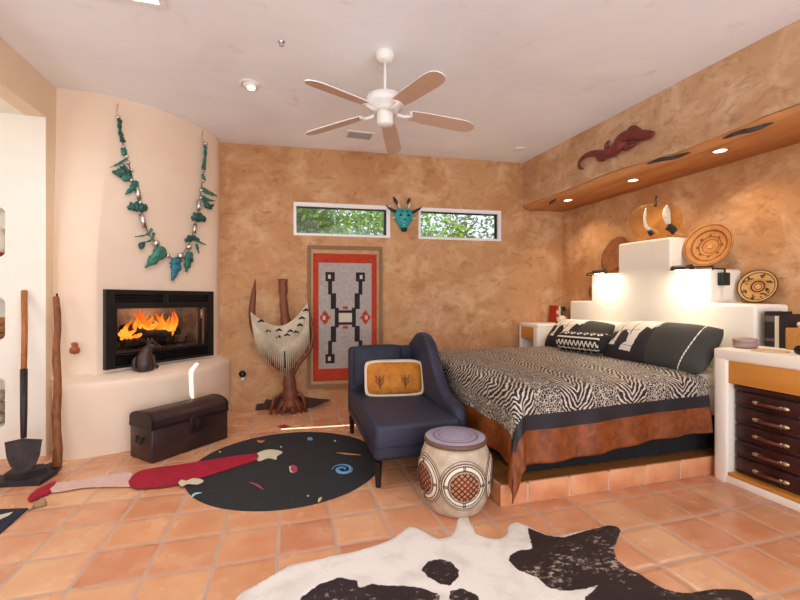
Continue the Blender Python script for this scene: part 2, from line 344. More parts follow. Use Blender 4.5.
# ------------------------------------------------------------------ mesh builder
class MB:
    def __init__(s): s.v = []; s.f = []; s.mi = []; s.sm = []; s.uv = {}
    def add(s, vs, fs, mi=0, smooth=False, uvs=None):
        o = len(s.v); s.v += [V(q) for q in vs]
        for i, f in enumerate(fs):
            s.f.append([o+k for k in f]); s.mi.append(mi if not hasattr(mi, '__len__') else mi[i]); s.sm.append(smooth)
        if uvs:
            for i, q in enumerate(uvs): s.uv[o+i] = q
        return s
    def box(s, a, b, mi=0, bev=0., M4=None, seg=2, smooth=None):
        bm = bmesh.new(); bmesh.ops.create_cube(bm, size=1)
        a, b = V(a), V(b)
        for q in bm.verts: q.co = V(((a[i]+b[i])/2+q.co[i]*(b[i]-a[i]) for i in range(3)))
        if bev: bmesh.ops.bevel(bm, geom=bm.edges[:]+bm.verts[:], offset=bev, segments=seg, affect='EDGES', profile=.5)
        return s.bm(bm, mi, bool(bev) if smooth is None else smooth, M4)
    def bm(s, bm, mi=0, smooth=True, M4=None):
        bm.verts.index_update()
        s.add([(M4 @ q.co) if M4 else q.co.copy() for q in bm.verts], [[q.index for q in f.verts] for f in bm.faces], mi, smooth); bm.free(); return s
    def ball(s, c, r, mi=0, M4=None, u=14, v=9, fn=None):
        c = V(c); r = r if hasattr(r, '__len__') else (r, r, r)
        vs = []; fs = []
        for j in range(v+1):
            t = pi*j/v
            for i in range(u):
                a = 2*pi*i/u; q = V((sin(t)*cos(a), sin(t)*sin(a), cos(t)))
                if fn: q = fn(q)
                q = V((q[k]*r[k] for k in range(3)))
                if M4: q = M4 @ q
                vs.append(c+q)
        for j in range(v):
            for i in range(u): fs.append((j*u+i, (j+1)*u+i, (j+1)*u+(i+1) % u, j*u+(i+1) % u))
        return s.add(vs, fs, mi, True)
    def tube(s, pts, r, mi=0, n=10, cap=True, flat=None, smooth=True):
        pts = [V(p) for p in pts]; r = r if hasattr(r, '__len__') else [r]*len(pts)
        T = [(pts[min(i+1, len(pts)-1)]-pts[max(i-1, 0)]).normalized() for i in range(len(pts))]
        up = V((0, 0, 1)) if abs(T[0].z) < .9 else V((1, 0, 0))
        nrm = (up-T[0]*up.dot(T[0])).normalized(); vs = []; fs = []
        for i, p in enumerate(pts):
            nrm = (nrm-T[i]*nrm.dot(T[i])).normalized(); b = T[i].cross(nrm)
            for k in range(n):
                a = 2*pi*k/n; q = nrm*cos(a)*r[i]+b*sin(a)*r[i]
                if flat is not None: q -= flat*q.dot(flat)*.5
                vs.append(p+q)
        for i in range(len(pts)-1):
            for k in range(n): fs.append((i*n+k, i*n+(k+1) % n, (i+1)*n+(k+1) % n, (i+1)*n+k))
        if cap: fs.append(tuple(range(n))[::-1]); fs.append(tuple((len(pts)-1)*n+k for k in range(n)))
        return s.add(vs, fs, mi, smooth)
    def lathe(s, prof, c=(0, 0, 0), mi=0, n=32, M4=None, cap=True, smooth=True):
        c = V(c); vs = []; fs = []; m = len(prof); mis = []
        for (r, z) in prof:
            for k in range(n):
                a = 2*pi*k/n; q = V((r*cos(a), r*sin(a), z)); vs.append(c+((M4 @ q) if M4 else q))
        for i in range(m-1):
            for k in range(n): fs.append((i*n+k, i*n+(k+1) % n, (i+1)*n+(k+1) % n, (i+1)*n+k)); mis.append(mi[i] if hasattr(mi, '__len__') else mi)
        if cap:
            fs.append(tuple(range(n))[::-1]); fs.append(tuple((m-1)*n+k for k in range(n))); mis += [mis[0], mis[-1]]
        return s.add(vs, fs, mis, smooth)
    def prism(s, poly, off, mi=0, smooth=False):
        """poly: 3-D outline; off: vector to the other face"""
        n = len(poly); off = V(off); vs = [V(p) for p in poly]+[V(p)+off for p in poly]
        fs = [tuple(range(n))[::-1], tuple(n+i for i in range(n))]+[(i, (i+1) % n, n+(i+1) % n, n+i) for i in range(n)]
        return s.add(vs, fs, mi, smooth)
    def grid(s, fn, nu, nv, mi=0, smooth=True, uvf=None, close=False):
        vs = []; uvs = []; fs = []; mis = []
        for j in range(nv+1):
            for i in range(nu+1):
                vs.append(fn(i/nu, j/nv)); uvs.append(uvf(i/nu, j/nv) if uvf else (i/nu, j/nv))
        for j in range(nv):
            for i in range(nu):
                q = mi((i+.5)/nu, (j+.5)/nv) if callable(mi) else mi
                if q is None: continue
                fs.append((j*(nu+1)+i, j*(nu+1)+i+1, (j+1)*(nu+1)+i+1, (j+1)*(nu+1)+i)); mis.append(q)
        return s.add(vs, fs, mis, smooth, uvs)
    def build(s, name, mats, parent=None, fix=True, base=True):
        me = bpy.data.meshes.new(name)
        mats = mats if isinstance(mats, (list, tuple)) else [mats]
        org = V((0, 0, 0))
        if parent is None and base and s.v:
            lo = [min(q[i] for q in s.v) for i in range(3)]; hi = [max(q[i] for q in s.v) for i in range(3)]
            org = V(((lo[0]+hi[0])/2, (lo[1]+hi[1])/2, lo[2]))
        me.from_pydata([q-org for q in s.v], [], s.f)
        for m in mats: me.materials.append(m)
        for p, i, sm in zip(me.polygons, s.mi, s.sm): p.material_index = i; p.use_smooth = sm
        if s.uv:
            ul = me.uv_layers.new(name='UVMap')
            for l in me.loops: ul.data[l.index].uv = s.uv.get(l.vertex_index, (0, 0))
        if fix:
            b = bmesh.new(); b.from_mesh(me); bmesh.ops.recalc_face_normals(b, faces=b.faces); b.to_mesh(me); b.free()
        me.update()
        o = bpy.data.objects.new(name, me); COL.objects.link(o); o.location = org
        if parent is not None:
            o.parent = parent
            if parent.type == 'EMPTY': o.matrix_parent_inverse = Matrix.Translation(parent.location).inverted()
            else: o.matrix_parent_inverse = Matrix.Translation(-parent.location) if parent.parent is None else Matrix()
        return o
def tag(o, label, cat, group=None):
    o['label'] = label; o['category'] = cat
    if group: o['group'] = group
    return o
def thing(name, label, cat, loc, group=None):
    o = bpy.data.objects.new(name, None); COL.objects.link(o); o.location = loc; o.empty_display_size = .1
    return tag(o, label, cat, group)
def struct(o): o['kind'] = 'structure'; return o
def part(o, label): o['label'] = label; return o
def lerp(a, b, t): return a+(b-a)*t
def smooth(t): t = max(0, min(1, t)); return t*t*(3-2*t)
def cat_rom(pts, n):
    pts = [V(p) for p in pts]; P = [pts[0]*2-pts[1]]+pts+[pts[-1]*2-pts[-2]]; out = []
    for i in range(len(pts)-1):
        a, b, c, d = P[i:i+4]
        for k in range(n):
            t = k/n; out.append(.5*((2*b)+(c-a)*t+(2*a-5*b+4*c-d)*t*t+(3*b-a-3*c+d)*t**3))
    return out+[pts[-1]]
def interp(xs, t):
    t = max(0, min(1, t))*(len(xs)-1); i = min(int(t), len(xs)-2); return xs[i]+(xs[i+1]-xs[i])*(t-i)
def inpoly(x, y, P):
    c = False; j = len(P)-1
    for i in range(len(P)):
        if (P[i][1] > y) != (P[j][1] > y) and x < (P[j][0]-P[i][0])*(y-P[i][1])/(P[j][1]-P[i][1])+P[i][0]: c = not c
        j = i
    return c
def segd(x, y, a, b):
    dx, dy = b[0]-a[0], b[1]-a[1]; L = dx*dx+dy*dy or 1e-9
    t = max(0, min(1, ((x-a[0])*dx+(y-a[1])*dy)/L)); return math.hypot(x-a[0]-t*dx, y-a[1]-t*dy)
def lined(x, y, P): return min(segd(x, y, P[i], P[i+1]) for i in range(len(P)-1))
def sdf(x, y, P):
    d = min(segd(x, y, P[i-1], P[i]) for i in range(len(P))); return -d if inpoly(x, y, P) else d
def frame_m(o, x, y, z):
    return Matrix(((x[0], y[0], z[0], o[0]), (x[1], y[1], z[1], o[1]), (x[2], y[2], z[2], o[2]), (0, 0, 0, 1)))
def copy_tree(root, loc, label=None, group=None):
    r = root.copy(); COL.objects.link(r); r.location = loc
    if label: r['label'] = label
    if group: r['group'] = group
    for ch in list(root.children):
        c = ch.copy(); COL.objects.link(c); c.parent = r; c.matrix_parent_inverse = ch.matrix_parent_inverse.copy()
        for gch in list(ch.children):
            d = gch.copy(); COL.objects.link(d); d.parent = c; d.matrix_parent_inverse = gch.matrix_parent_inverse.copy()
    return r

# ================================================================== SETTING
CZ = 3.2
struct(MB().box((-3.4, -2.3, -.1), (4.2, 5.4, 0)).build('floor', m_floor, base=False))
HX0, HX1, HY0, HY1 = -1.2, -.765, 1.95, 2.87
c = MB()
for a, b in (((-3.4, -2.3), (HX0, 5.4)), ((HX1, -2.3), (4.2, 5.4)), ((HX0, -2.3), (HX1, HY0)), ((HX0, HY1), (HX1, 5.4))):
    c.box((a[0], a[1], CZ), (b[0], b[1], CZ+.16))
struct(c.build('ceiling', m_ceil, base=False))
sk = MB()
for a, b in (((HX0-.03, HY0-.03), (HX0+.012, HY1+.03)), ((HX1-.012, HY0-.03), (HX1+.03, HY1+.03)), ((HX0+.012, HY0-.03), (HX1-.012, HY0+.012)), ((HX0+.012, HY1-.012), (HX1-.012, HY1+.03))):
    sk.box((a[0], a[1], CZ-.012), (b[0], b[1], CZ+.25))
sko = struct(sk.build('window_3', m_vinyl, base=False))
gsk = G('frosted_skylight'); tlk = gsk.new('BsdfTranslucent'); tlk.inputs[0].default_value = (.75, .82, .95, 1); gsk.link(tlk.outputs[0], gsk.out.inputs[0])
SLX = .011      # two frosted sheets; the gap between is added to shape the hearth streak spotlight
q = MB(); q.box((HX0, HY0, CZ+.24), (-1.0-SLX, HY1, CZ+.25)); q.box((-1.0+SLX, HY0, CZ+.24), (HX1, HY1, CZ+.25))
q.box((-1.0-SLX, HY0, CZ+.24), (-1.0+SLX, 2.04, CZ+.25)); q.box((-1.0-SLX, 2.50, CZ+.24), (-1.0+SLX, HY1, CZ+.25)); q.build('pane', gsk.m, sko)

# back wall with two window openings, local s along the wall
def bp(s, z, off=0.): return BP+BU*s+BN*off+V((0, 0, z))
def sz(px, py):
    p = onback(px, py); return ((p-BP).dot(BU), p.z)
WIN = []
for (x0, yt0, x1, yt1, yb0, yb1) in ((293.6, 202.8, 390, 205.2, 236.6, 238.2), (418.4, 208, 500.8, 210.6, 239, 239.9)):
    s0, s1 = sz(x0, yt0)[0], sz(x1, yt1)[0]
    zt = (sz(x0, yt0)[1]+sz(x1, yt1)[1])/2; zb = (sz(x0, yb0)[1]+sz(x1, yb1)[1])/2
    WIN.append((s0, s1, zb, zt))
ZB = sum(q[2] for q in WIN)/2; ZT = sum(q[3] for q in WIN)/2
WIN = [(a, b, ZB, ZT) for a, b, _, _ in WIN]
TH = .10
ss = [-1.1, WIN[0][0], WIN[0][1], WIN[1][0], WIN[1][1], 4.0]; zs = [0, ZB, ZT, CZ]
bw = MB()
for i in range(5):
    for j in range(3):
        if j == 1 and i in (1, 3): continue
        s0, s1, z0, z1 = ss[i], ss[i+1], zs[j], zs[j+1]
        P = [bp(s0, z0), bp(s1, z0), bp(s1, z1), bp(s0, z1)]
        bw.prism(P, -BN*TH)
struct(bw.build('wall_back', m_adobe, base=False))
for k, (s0, s1, z0, z1) in enumerate(WIN):
    f = MB()
    def fb(a, b, za, zb_, o0, o1, mi=0):
        P = [bp(a, za, o1), bp(b, za, o1), bp(b, zb_, o1), bp(a, zb_, o1)]; f.prism(P, -BN*(o1-o0), mi)
    t = .045
    for a, b, za, zb_ in ((s0, s1, z1-t, z1), (s0, s1, z0, z0+.03), (s0, s0+.03, z0+.03, z1-t), (s1-t, s1, z0+.03, z1-t)):
        fb(a, b, za, zb_, -.05, .012)
    for a, b, za, zb_ in ((s1-t-.03, s1-t, z0+.03, z1-t), (s0+.03, s1-t-.03, z1-t-.018, z1-t)):
        fb(a, b, za, zb_, -.05, -.025, 1)
    wo = struct(f.build('window_%d' % (k+1), [m_vinyl, m_black], base=False))
    g_ = MB(); f = g_; fb(s0+.02, s1-.02, z0+.02, z1-.03, -.045, -.04); g_.build('pane', m_pane, wo)

# right wall
struct(MB().prism([(wall_x(5.2), 5.2, 0), (wall_x(-2.3), -2.3, 0), (wall_x(-2.3)+.15, -2.3, 0), (wall_x(5.2)+.15, 5.2, 0)], (0, 0, CZ)).build('wall_right', m_adobe, base=False))
# soffit box above the bed with its live-edge slab
SZ0 = 2.60
P = [(soffit_x(4.85)-.0, 4.87, SZ0), (soffit_x(-2.3), -2.3, SZ0), (wall_x(-2.3), -2.3, SZ0), (wall_x(4.78), 4.78, SZ0)]
struct(MB().prism(P, (0, 0, CZ-SZ0)).build('wall_soffit', m_adobe2, base=False))
sl = MB(); ny = 150
def edge(y):
    return .012+.012*mnoise.noise(V((y*2.3, 1.7, 0)))+.006*mnoise.noise(V((y*9, 4.1, 0)))
prof = []
for j in range(ny+1):
    y = lerp(4.86, -2.25, j/ny); x0 = soffit_x(y)-edge(y); zt = SZ0+.002+.03*mnoise.noise(V((y*1.3, 8.2, 0)))+.02
    x1 = wall_x(min(y, 4.77))-.003
    prof.append([V((x0+.012, y, zt)), V((x0, y, zt-.02)), V((x0+.006, y, 2.585)), V((x0+.035, y, 2.56)), V((x0+.09, y, 2.552)), V((x1, min(y, back_y(x1)-.01), 2.552)), V((x1, min(y, back_y(x1)-.01), SZ0)), V((soffit_x(y)-.001, y, SZ0))])
n8 = 8; vs = [q for r in prof for q in r]; fs = []
for j in range(ny):
    for k in range(n8): fs.append((j*n8+k, j*n8+(k+1) % n8, (j+1)*n8+(k+1) % n8, (j+1)*n8+k))
fs += [tuple(range(n8)), tuple(ny*n8+k for k in range(n8))[::-1]]
sl.add(vs, fs, 0, True)
slab = struct(sl.build('beam_soffit', m_slab, base=False))
for (xa, ya, xb, yb) in ((722, 138, 774, 123), (646, 163.5, 691, 153), (549, 204, 556, 199)):
    p0, p1 = onsoffit(xa, ya, .03), onsoffit(xb, yb, .03); md = (p0+p1)/2; L = (p1-p0).length
    ax = (p1-p0).normalized(); Mx = frame_m((0, 0, 0), ax, SOF_N, ax.cross(SOF_N)).to_3x3().to_4x4()
    MB().ball(md, (L/2, .018, .017), M4=Mx, fn=lambda q: q+V((0, .1*sin(9*q.x), .25*sin(5*q.x)))).build('bark_seam', m_bark, slab)

# left wall with the alcove opening, alcove shell, niches in its end wall
LX = -1.97; AZ = 2.87; AY = 4.1
lw_ = MB()
lw_.box((LX-.14, AY, 0), (LX, 4.5, CZ)); lw_.box((LX-.14, -2.3, 0), (LX, 1.5, CZ)); lw_.box((LX-.14, 1.5, AZ), (LX, AY, CZ))
struct(lw_.build('wall_left', m_jamb, base=False))
NX1 = -2.253; NX0 = -2.62
nz = [(.26, .674), (.988, 1.34), (1.676, 2.09)]
e = MB()
e.box((NX1, AY, 0), (LX-.14, AY+.3, AZ)); e.box((-3.3, AY, 0), (NX0, AY+.3, AZ))
lv = [0]+[q for p in nz for q in p]+[AZ]
for i in range(0, len(lv), 2): e.box((NX0, AY, lv[i]), (NX1, AY+.3, lv[i+1]))
e.box((NX0, AY+.26, .26), (NX1, AY+.3, 2.09))
for z0, z1 in nz:      # rounded corners of each niche
    for xx, sx in ((NX1, -1), (NX0, 1)):
        for zz, sgn in ((z0, 1), (z1, -1)):
            r = .05; pts = [(xx, AY+.001, zz)]+[(xx+sx*(r-r*sin(a)), AY+.001, zz+sgn*(r-r*cos(a))) for a in [pi/2*k/6 for k in range(7)]]
            e.prism(pts, (0, .25, 0))
# thin jamb face is white on the alcove side
e.box((LX-.14, AY-.004, 0), (LX-.001, AY-.0005, AZ))
struct(e.build('wall_alcove_end', m_white, base=False))
al = MB(); al.box((-3.4, 1.4, 0), (-3.28, AY+.3, AZ+.1)); al.box((-3.4, 1.4, 0), (LX-.14, 1.5, AZ+.1)); al.box((-3.4, 1.5, AZ), (LX-.14, AY, AZ+.1))
struct(al.build('wall_alcove', m_white, base=False))

# corner fireplace: curved upper chimney breast and the lower hearth bench
FL, FR = V((-1.559, 4.136, 0)), V((-.815, 4.935, 0))
FU = (FR-FL).normalized(); FN = V((FU.y, -FU.x, 0))
Bl = [V((-1.965, 4.19, 0)), V((-1.80, 4.10, 0)), FL-FU*.03-FN*.02]
flat0, flat1 = FL-FN*.02, FR-FN*.02
Bpts = Bl[:2]+[FL-FU*.06-FN*.02, flat0, flat0.lerp(flat1, .25), flat0.lerp(flat1, .5), flat0.lerp(flat1, .75), flat1, V((-.782, 5.03, 0)), V((-.77, 5.20, 0))]
Tp = cat_rom([(-1.965, 4.25, 0), (-1.59, 4.29, 0), (-1.22, 4.46, 0), (-.95, 4.74, 0), (-.80, 5.0, 0), (-.77, 5.20, 0)], 12)
al_ = [0]
for i in range(1, len(Bpts)): al_.append(al_[-1]+(Bpts[i]-Bpts[i-1]).length)
cols = []
for i in range(len(Bpts)-1):
    k = 4 if 3 <= i <= 6 else 3
    for q in range(k): cols.append((lerp(al_[i], al_[i+1], q/k)/al_[-1], Bpts[i].lerp(Bpts[i+1], q/k), 3 <= i <= 6))
cols.append((1, Bpts[-1], False))
ZF0, ZF1 = .70, 1.415
zl = [.60, ZF0, 1.0, 1.2, ZF1]+[ZF1+(CZ-ZF1)*k/14 for k in range(1, 15)]
fb_ = MB(); vs = []; fs = []
for z in zl:
    k = smooth((z-1.5)/1.7)
    for s_, b_, _ in cols:
        p = b_.lerp(interp(Tp, s_), k); vs.append(V((p.x, p.y, z)))
nc = len(cols)
for j in range(len(zl)-1):
    for i in range(nc-1):
        if 1 <= j <= 3 and cols[i][2]: continue
        fs.append((j*nc+i, j*nc+i+1, (j+1)*nc+i+1, (j+1)*nc+i))
CH_BVH = BVHTree.FromPolygons(vs, [f for f in fs])
fb_.add(vs, fs, 0, True)
struct(fb_.build('wall_chimney', m_hearth, fix=False, base=False))
def onchim(px, py, off=0.):
    h = CH_BVH.ray_cast(CAM, ray(px, py).normalized())
    if h[0] is None: return onplane(px, py, FL, FN)+FN*off
    n = h[1]; n = n if n.dot(ray(px, py)) < 0 else -n
    return h[0]+n*off
Lc = cat_rom([(-1.965, 4.2, 0), (-1.862, 4.02, 0), (-1.76, 3.935, 0), (-1.62, 3.94, 0), (-1.34, 4.03, 0), (-.99, 4.27, 0), (-.77, 4.65, 0), (-.665, 5.03, 0), (-.655, 5.19, 0)], 10)
hb = MB(); vs = []; fs = []; n_ = len(Lc)
rows = [(0, 0), (.28, 0), (.56, 0), (.60, .006), (.618, .02), (.627, .045), (.688, 1)]
for z, k in rows:
    for i, p in enumerate(Lc):
        b_ = interp([q[1] for q in cols], i/(n_-1))
        s_ = i/(n_-1)
        # nearest breast position by arc length
        tgt = [q for q in cols if q[0] >= s_-1e-6][0][1]
        if k == 1: q = tgt-FN*.03
        else: q = p+(tgt-p).normalized()*k
        vs.append(V((q.x, q.y, z)))
for j in range(len(rows)-1):
    for i in range(n_-1): fs.append((j*n_+i, j*n_+i+1, (j+1)*n_+i+1, (j+1)*n_+i))
hb.add(vs, fs, 0, True)
struct(hb.build('wall_hearth_bench', m_hearth, fix=False, base=False))

# outside
g0 = struct(MB().box((-30, 5.6, -.3), (40, 60, -.05)).build('ground_outside', m_gravel, base=False))

# ================================================================== FIREPLACE
def fp(s, off, z): return FL+FU*s+FN*off+V((0, 0, z))
FW = (FR-FL).length
fpl = thing('fireplace', 'black metal fireplace set in the cream corner wall with burning logs', 'fireplace', fp(FW/2, 0, .66))
def fbox(mb, s0, s1, o0, o1, z0, z1, mi=0):
    mb.prism([fp(s0, o0, z0), fp(s1, o0, z0), fp(s1, o0, z1), fp(s0, o0, z1)], FN*(o1-o0), mi)
q = MB(); b = .075
fbox(q, 0, b, -.03, .03, .70, 1.415); fbox(q, FW-b, FW, -.03, .03, .70, 1.415)
fbox(q, b, FW-b, -.03, .03, 1.375, 1.415); fbox(q, b, FW-b, -.03, .03, .70, .725)
fbox(q, b, FW-b, -.03, .025, 1.265, 1.295); fbox(q, b, FW-b, -.03, .025, .815, .84); fbox(q, FW/2-.03, FW/2+.03, -.03, .022, 1.295, 1.375)
q.build('surround', m_black, fpl)
for s0, s1, z0, z1 in ((b, FW/2-.03, 1.295, 1.375), (FW/2+.03, FW-b, 1.295, 1.375), (b, FW-b, .725, .815)):
    q = MB(); fbox(q, s0, s1, -.03, -.02, z0, z1)
    for k in range(4):
        z = lerp(z0, z1, (k+.5)/4); q.prism([fp(s0, -.02, z-.006), fp(s0, .018, z-.014), fp(s0, .018, z-.008), fp(s0, -.02, z)], FU*(s1-s0))
    q.build('louver', m_black, fpl)
q = MB()
fbox(q, b-.02, FW-b+.02, -.42, -.40, .80, 1.30)
for sa, sb in ((b-.03, b+.0), (FW-b, FW-b+.03)): fbox(q, sa, sb, -.42, -.03, .78, 1.30)
fbox(q, b, FW-b, -.42, -.03, .80, .835); fbox(q, b, FW-b, -.42, -.03, 1.285, 1.30)
q.build('firebox', m_firebrick, fpl)
q = MB(); t = .025
fbox(q, b, b+t, -.02, .012, .84, 1.265); fbox(q, FW-b-t-.06, FW-b-.06, -.02, .012, .84, 1.265); fbox(q, b, FW-b, -.02, .012, 1.24, 1.265)
dr = q.build('door', m_black, fpl)
q = MB(); fbox(q, b+t, FW-b-t-.06, -.008, -.003, .84, 1.24); part(q.build('glass', m_fglass, dr), 'clear glass door panel')
q = MB(); q.tube([fp(FW-.155, .03, 1.12), fp(FW-.155, .03, 1.22)], .007); q.build('handle', m_brass, dr)
for (s0, o0, s1, o1, z) in ((.24, -.16, .78, -.22, .90), (.20, -.26, .70, -.14, .96), (.36, -.20, .86, -.25, .975), (.28, -.24, .60, -.30, 1.03)):
    A, Bq = fp(s0, o0, z), fp(s1, o1, z+.01)
    MB().tube([A.lerp(Bq, k/6)+V((0, 0, .008*sin(k*2))) for k in range(7)], [.045*(1+.12*sin(k*3)) for k in range(7)], n=12).build('log', m_log, fpl)
gt = MB()
for k in range(7): gt.tube([fp(.22+k*.1, -.32, .86), fp(.22+k*.1, -.08, .86), fp(.22+k*.1, -.06, .94)], .008)
gt.build('grate', m_black, fpl)
def flame(s, o, z, h, wd, lean):
    q = MB(); pts = []; rr = []
    for k in range(9):
        t = k/8; pts.append(fp(s+lean*t*t+.02*sin(t*6+s*30), o+.015*sin(t*5+s*9), z+h*t)); rr.append(wd*(.55+.9*t*(1-t)*1.6)*(1-t**2.2)+.001)
    q.tube(pts, rr, n=10, flat=FN); return q
for a in ((.20, -.12, .95, .07, .022, .01), (.232, -.12, .955, .10, .026, -.005), (.272, -.13, .955, .18, .028, .01), (.31, -.14, .95, .10, .026, .02), (.355, -.15, .945, .05, .026, .06),
          (.375, -.17, 1.04, .16, .03, -.01), (.415, -.18, 1.04, .20, .027, .01), (.455, -.18, 1.03, .14, .036, .02), (.51, -.18, 1.02, .15, .034, .0), (.555, -.19, 1.02, .09, .034, .01),
          (.60, -.17, .99, .20, .034, -.01), (.645, -.18, .965, .22, .036, .01), (.69, -.17, .955, .20, .032, .015), (.735, -.17, .96, .24, .034, .0), (.775, -.18, .99, .22, .026, .012), (.47, -.15, 1.02, .09, .03, .03), (.70, -.14, .955, .11, .032, -.02)):
    part(flame(*a).build('flame', m_flame, fpl), 'orange flame')
lamp('POINT', 'fire_glow', fp(FW/2, -.2, 1.12), 7, (1, .55, .28), shadow_soft_size=.1)

# seated animal figure on the ledge before the fire
p0 = onz(142, 366, .64)
p0 = fp((p0-FL).dot(FU)-.19, .095, .664)
q = MB()
bd = cat_rom([p0-FU*.01, p0-FU*.018+V((0, 0, .05)), p0-FU*.02+V((0, 0, .11)), p0-FU*.002+V((0, 0, .165))+FN*.01, p0+FU*.028+V((0, 0, .205))+FN*.015], 4)
q.tube(bd, [interp([.066, .078, .068, .05, .036], k/(len(bd)-1)) for k in range(len(bd))], n=16)
hd = p0+V((0, 0, .225))+FU*.045+FN*.02
q.ball(hd, (.046, .042, .042)); q.tube([hd, hd+FU*.05-V((0, 0, .012)), hd+FU*.082-V((0, 0, .02))], [.034, .024, .012])
for s_ in (-1, 1): q.tube([hd-FU*.012+FN*.024*s_+V((0, 0, .02)), hd-FU*.024+FN*.032*s_+V((0, 0, .078))], [.02, .003])
for s_ in (-1, 1): q.tube([p0+FU*.045+FN*.024*s_+V((0, 0, .13)), p0+FU*.062+FN*.028*s_+V((0, 0, .03)), p0+FU*.09+FN*.028*s_+V((0, 0, .014))], [.024, .018, .016])
q.tube(cat_rom([p0-FU*.06+V((0, 0, .015)), p0-FU*.105+V((0, 0, .03)), p0-FU*.11+V((0, 0, .09)), p0-FU*.095+V((0, 0, .13))], 4), [.018]*10+[.015, .012, .008])
q.lathe([(.062, 0), (.066, .006), (.062, .012)], p0)
tag(q.build('animal_figurine', m_cat), 'small dark brown carved animal figure sitting before the fire on the hearth ledge', 'figurine')

# ochre gourd ornament on the bench wall
gp = onz(74, 352, 1.0)
d_ = ray(74.5, 349).normalized(); hh = CH_BVH.ray_cast(CAM, d_); gp = (hh[0] if hh[0] else onplane(74.5, 349, (-1.86, 4.1, 0), FN))-d_*.035
q = MB(); q.lathe([(.004, -.045), (.032, -.035), (.038, -.012), (.03, .012), (.016, .022), (.024, .036), (.022, .05), (.006, .058)], gp, n=20)
tag(q.build('gourd_ornament', m_ochrew), 'small ochre gourd hung on the cream wall between pole and fireplace', 'ornament')

# necklace on the chimney breast
nk = thing('wall_necklace', 'giant turquoise and silver bead necklace hanging on the cream chimney wall', 'necklace', onchim(160, 262, .02))
path = [(118, 117), (120, 132), (123.5, 150), (127.5, 162), (131, 176), (135, 188), (138.5, 205), (142, 222), (148, 235), (155, 244), (164, 254), (172, 259), (180, 256), (187, 246), (192, 232), (196, 217), (197.5, 203), (199.5, 190), (201.5, 176), (202.5, 160), (203, 144)]
MB().tube([onchim(x, y, .022) for x, y in path], .004, n=6).build('cord', m_strap, nk)
for x0, y0, x1, y1 in ((118, 104, 118, 118), (202.5, 131, 203, 144)):
    MB().tube([onchim(x0, y0, .006), onchim((x0+x1)/2-1.5, (y0+y1)/2, .012), onchim(x1, y1, .02)], .0028, n=6).build('hook', m_brass, nk)
for x, y, r in ((118, 118.5, .016), (123.5, 148, .013), (126, 157.5, .013), (127.5, 163.5, .014), (130.5, 171, .014), (130.5, 181, .014), (138.5, 203, .014), (154, 243.5, .028), (166, 256, .018), (178.5, 256, .026), (187, 247, .026), (198.5, 198, .015), (199, 190.5, .016), (201, 181, .014), (203, 144, .018), (201.5, 171, .012)):
    MB().ball(onchim(x, y, .03), r*1.3, u=12, v=8).build('silver_bead', m_steel, nk)
for x0, y0, x1, y1 in ((135.5, 187.5, 138, 200), (140, 214.5, 143, 228), (197, 200.5, 196.6, 211), (193.3, 224.5, 192, 233.5)):
    MB().tube([onchim(x0, y0, .03), onchim(x1, y1, .03)], .022, n=12).build('silver_tube', m_steel, nk)
NKC = []
def shard(px, wmax, prof=(.5, 1, .9, .5, .12), th=.55, mt=None, off=.035):
    P = cat_rom([onchim(x, y, off) for x, y in px], 5) if len(px) > 2 else [onchim(px[0][0], px[0][1], off).lerp(onchim(px[1][0], px[1][1], off), k/9) for k in range(10)]
    q = MB(); n = len(P)
    q.tube(P, [wmax*interp(list(prof), k/(n-1))*(1+.22*sin(k*2.1+px[0][0])+.1*sin(k*4.7)) for k in range(n)], n=9, flat=FN*1.0)
    NKC.append(1); q.build('turquoise_stone', mt or (m_turq, m_turqd, m_turqp)[len(NKC) % 3], nk)
for a in (([(119.5, 121), (119.5, 131), (122.5, 143)], .022, (1, .8, .7, .9, 1.1)), ([(123, 149.5), (124, 157)], .026, (.9, 1, 1, .9)), ([(125.5, 160), (118, 165), (109, 169)], .012),
          ([(127, 171), (120, 174), (111, 173)], .055, (1, 1, .8, .5, .1)), ([(128, 176), (122, 181)], .04, (.8, 1, .5)), ([(136, 182), (131, 189), (124, 195)], .034, (.6, 1, .8, .5, .2)),
          ([(126, 209), (133, 207), (140, 208), (145, 206.5)], .045, (.3, .9, 1, 1, .5)), ([(150, 229), (144, 235), (133, 237)], .014, (1, .9, .6, .5, .3)), ([(152, 233), (149, 240), (141, 243)], .014, (1, .8, .7, .5, .5)),
          ([(137, 244), (142, 247)], .04, (.4, 1, .6)), ([(162, 248), (155, 256), (143, 268)], .062, (.5, 1, .95, .6, .12)),
          ([(188, 252), (186, 262), (184, 272)], .05, (.6, 1, .9, .6, .2)), ([(183, 241), (190, 238), (197, 240)], .034, (.5, 1, .8, .4)), ([(192, 239), (199, 243), (204, 245)], .016, (1, .8, .5, .3)), ([(194, 244), (197, 254)], .02, (.6, 1, .5, .2)),
          ([(190, 219), (196, 217), (203, 220)], .046, (.5, 1, 1, .6)), ([(199, 188), (205, 192), (214, 196)], .026, (.6, 1, .8, .4)), ([(199, 196), (206, 200), (213, 201)], .02), ([(201, 199), (206, 207), (211, 205)], .034, (.5, 1, .8, .3)),
          ([(200, 174), (202, 181)], .024, (.7, 1, .7)), ([(203, 147), (202.5, 158), (201, 170)], .026, (.9, .7, .6, .8, 1))):
    shard(*a)
shard([(172, 258), (174, 266), (170, 281)], .062, (.6, 1, .95, .6, .15), mt=m_turqb)

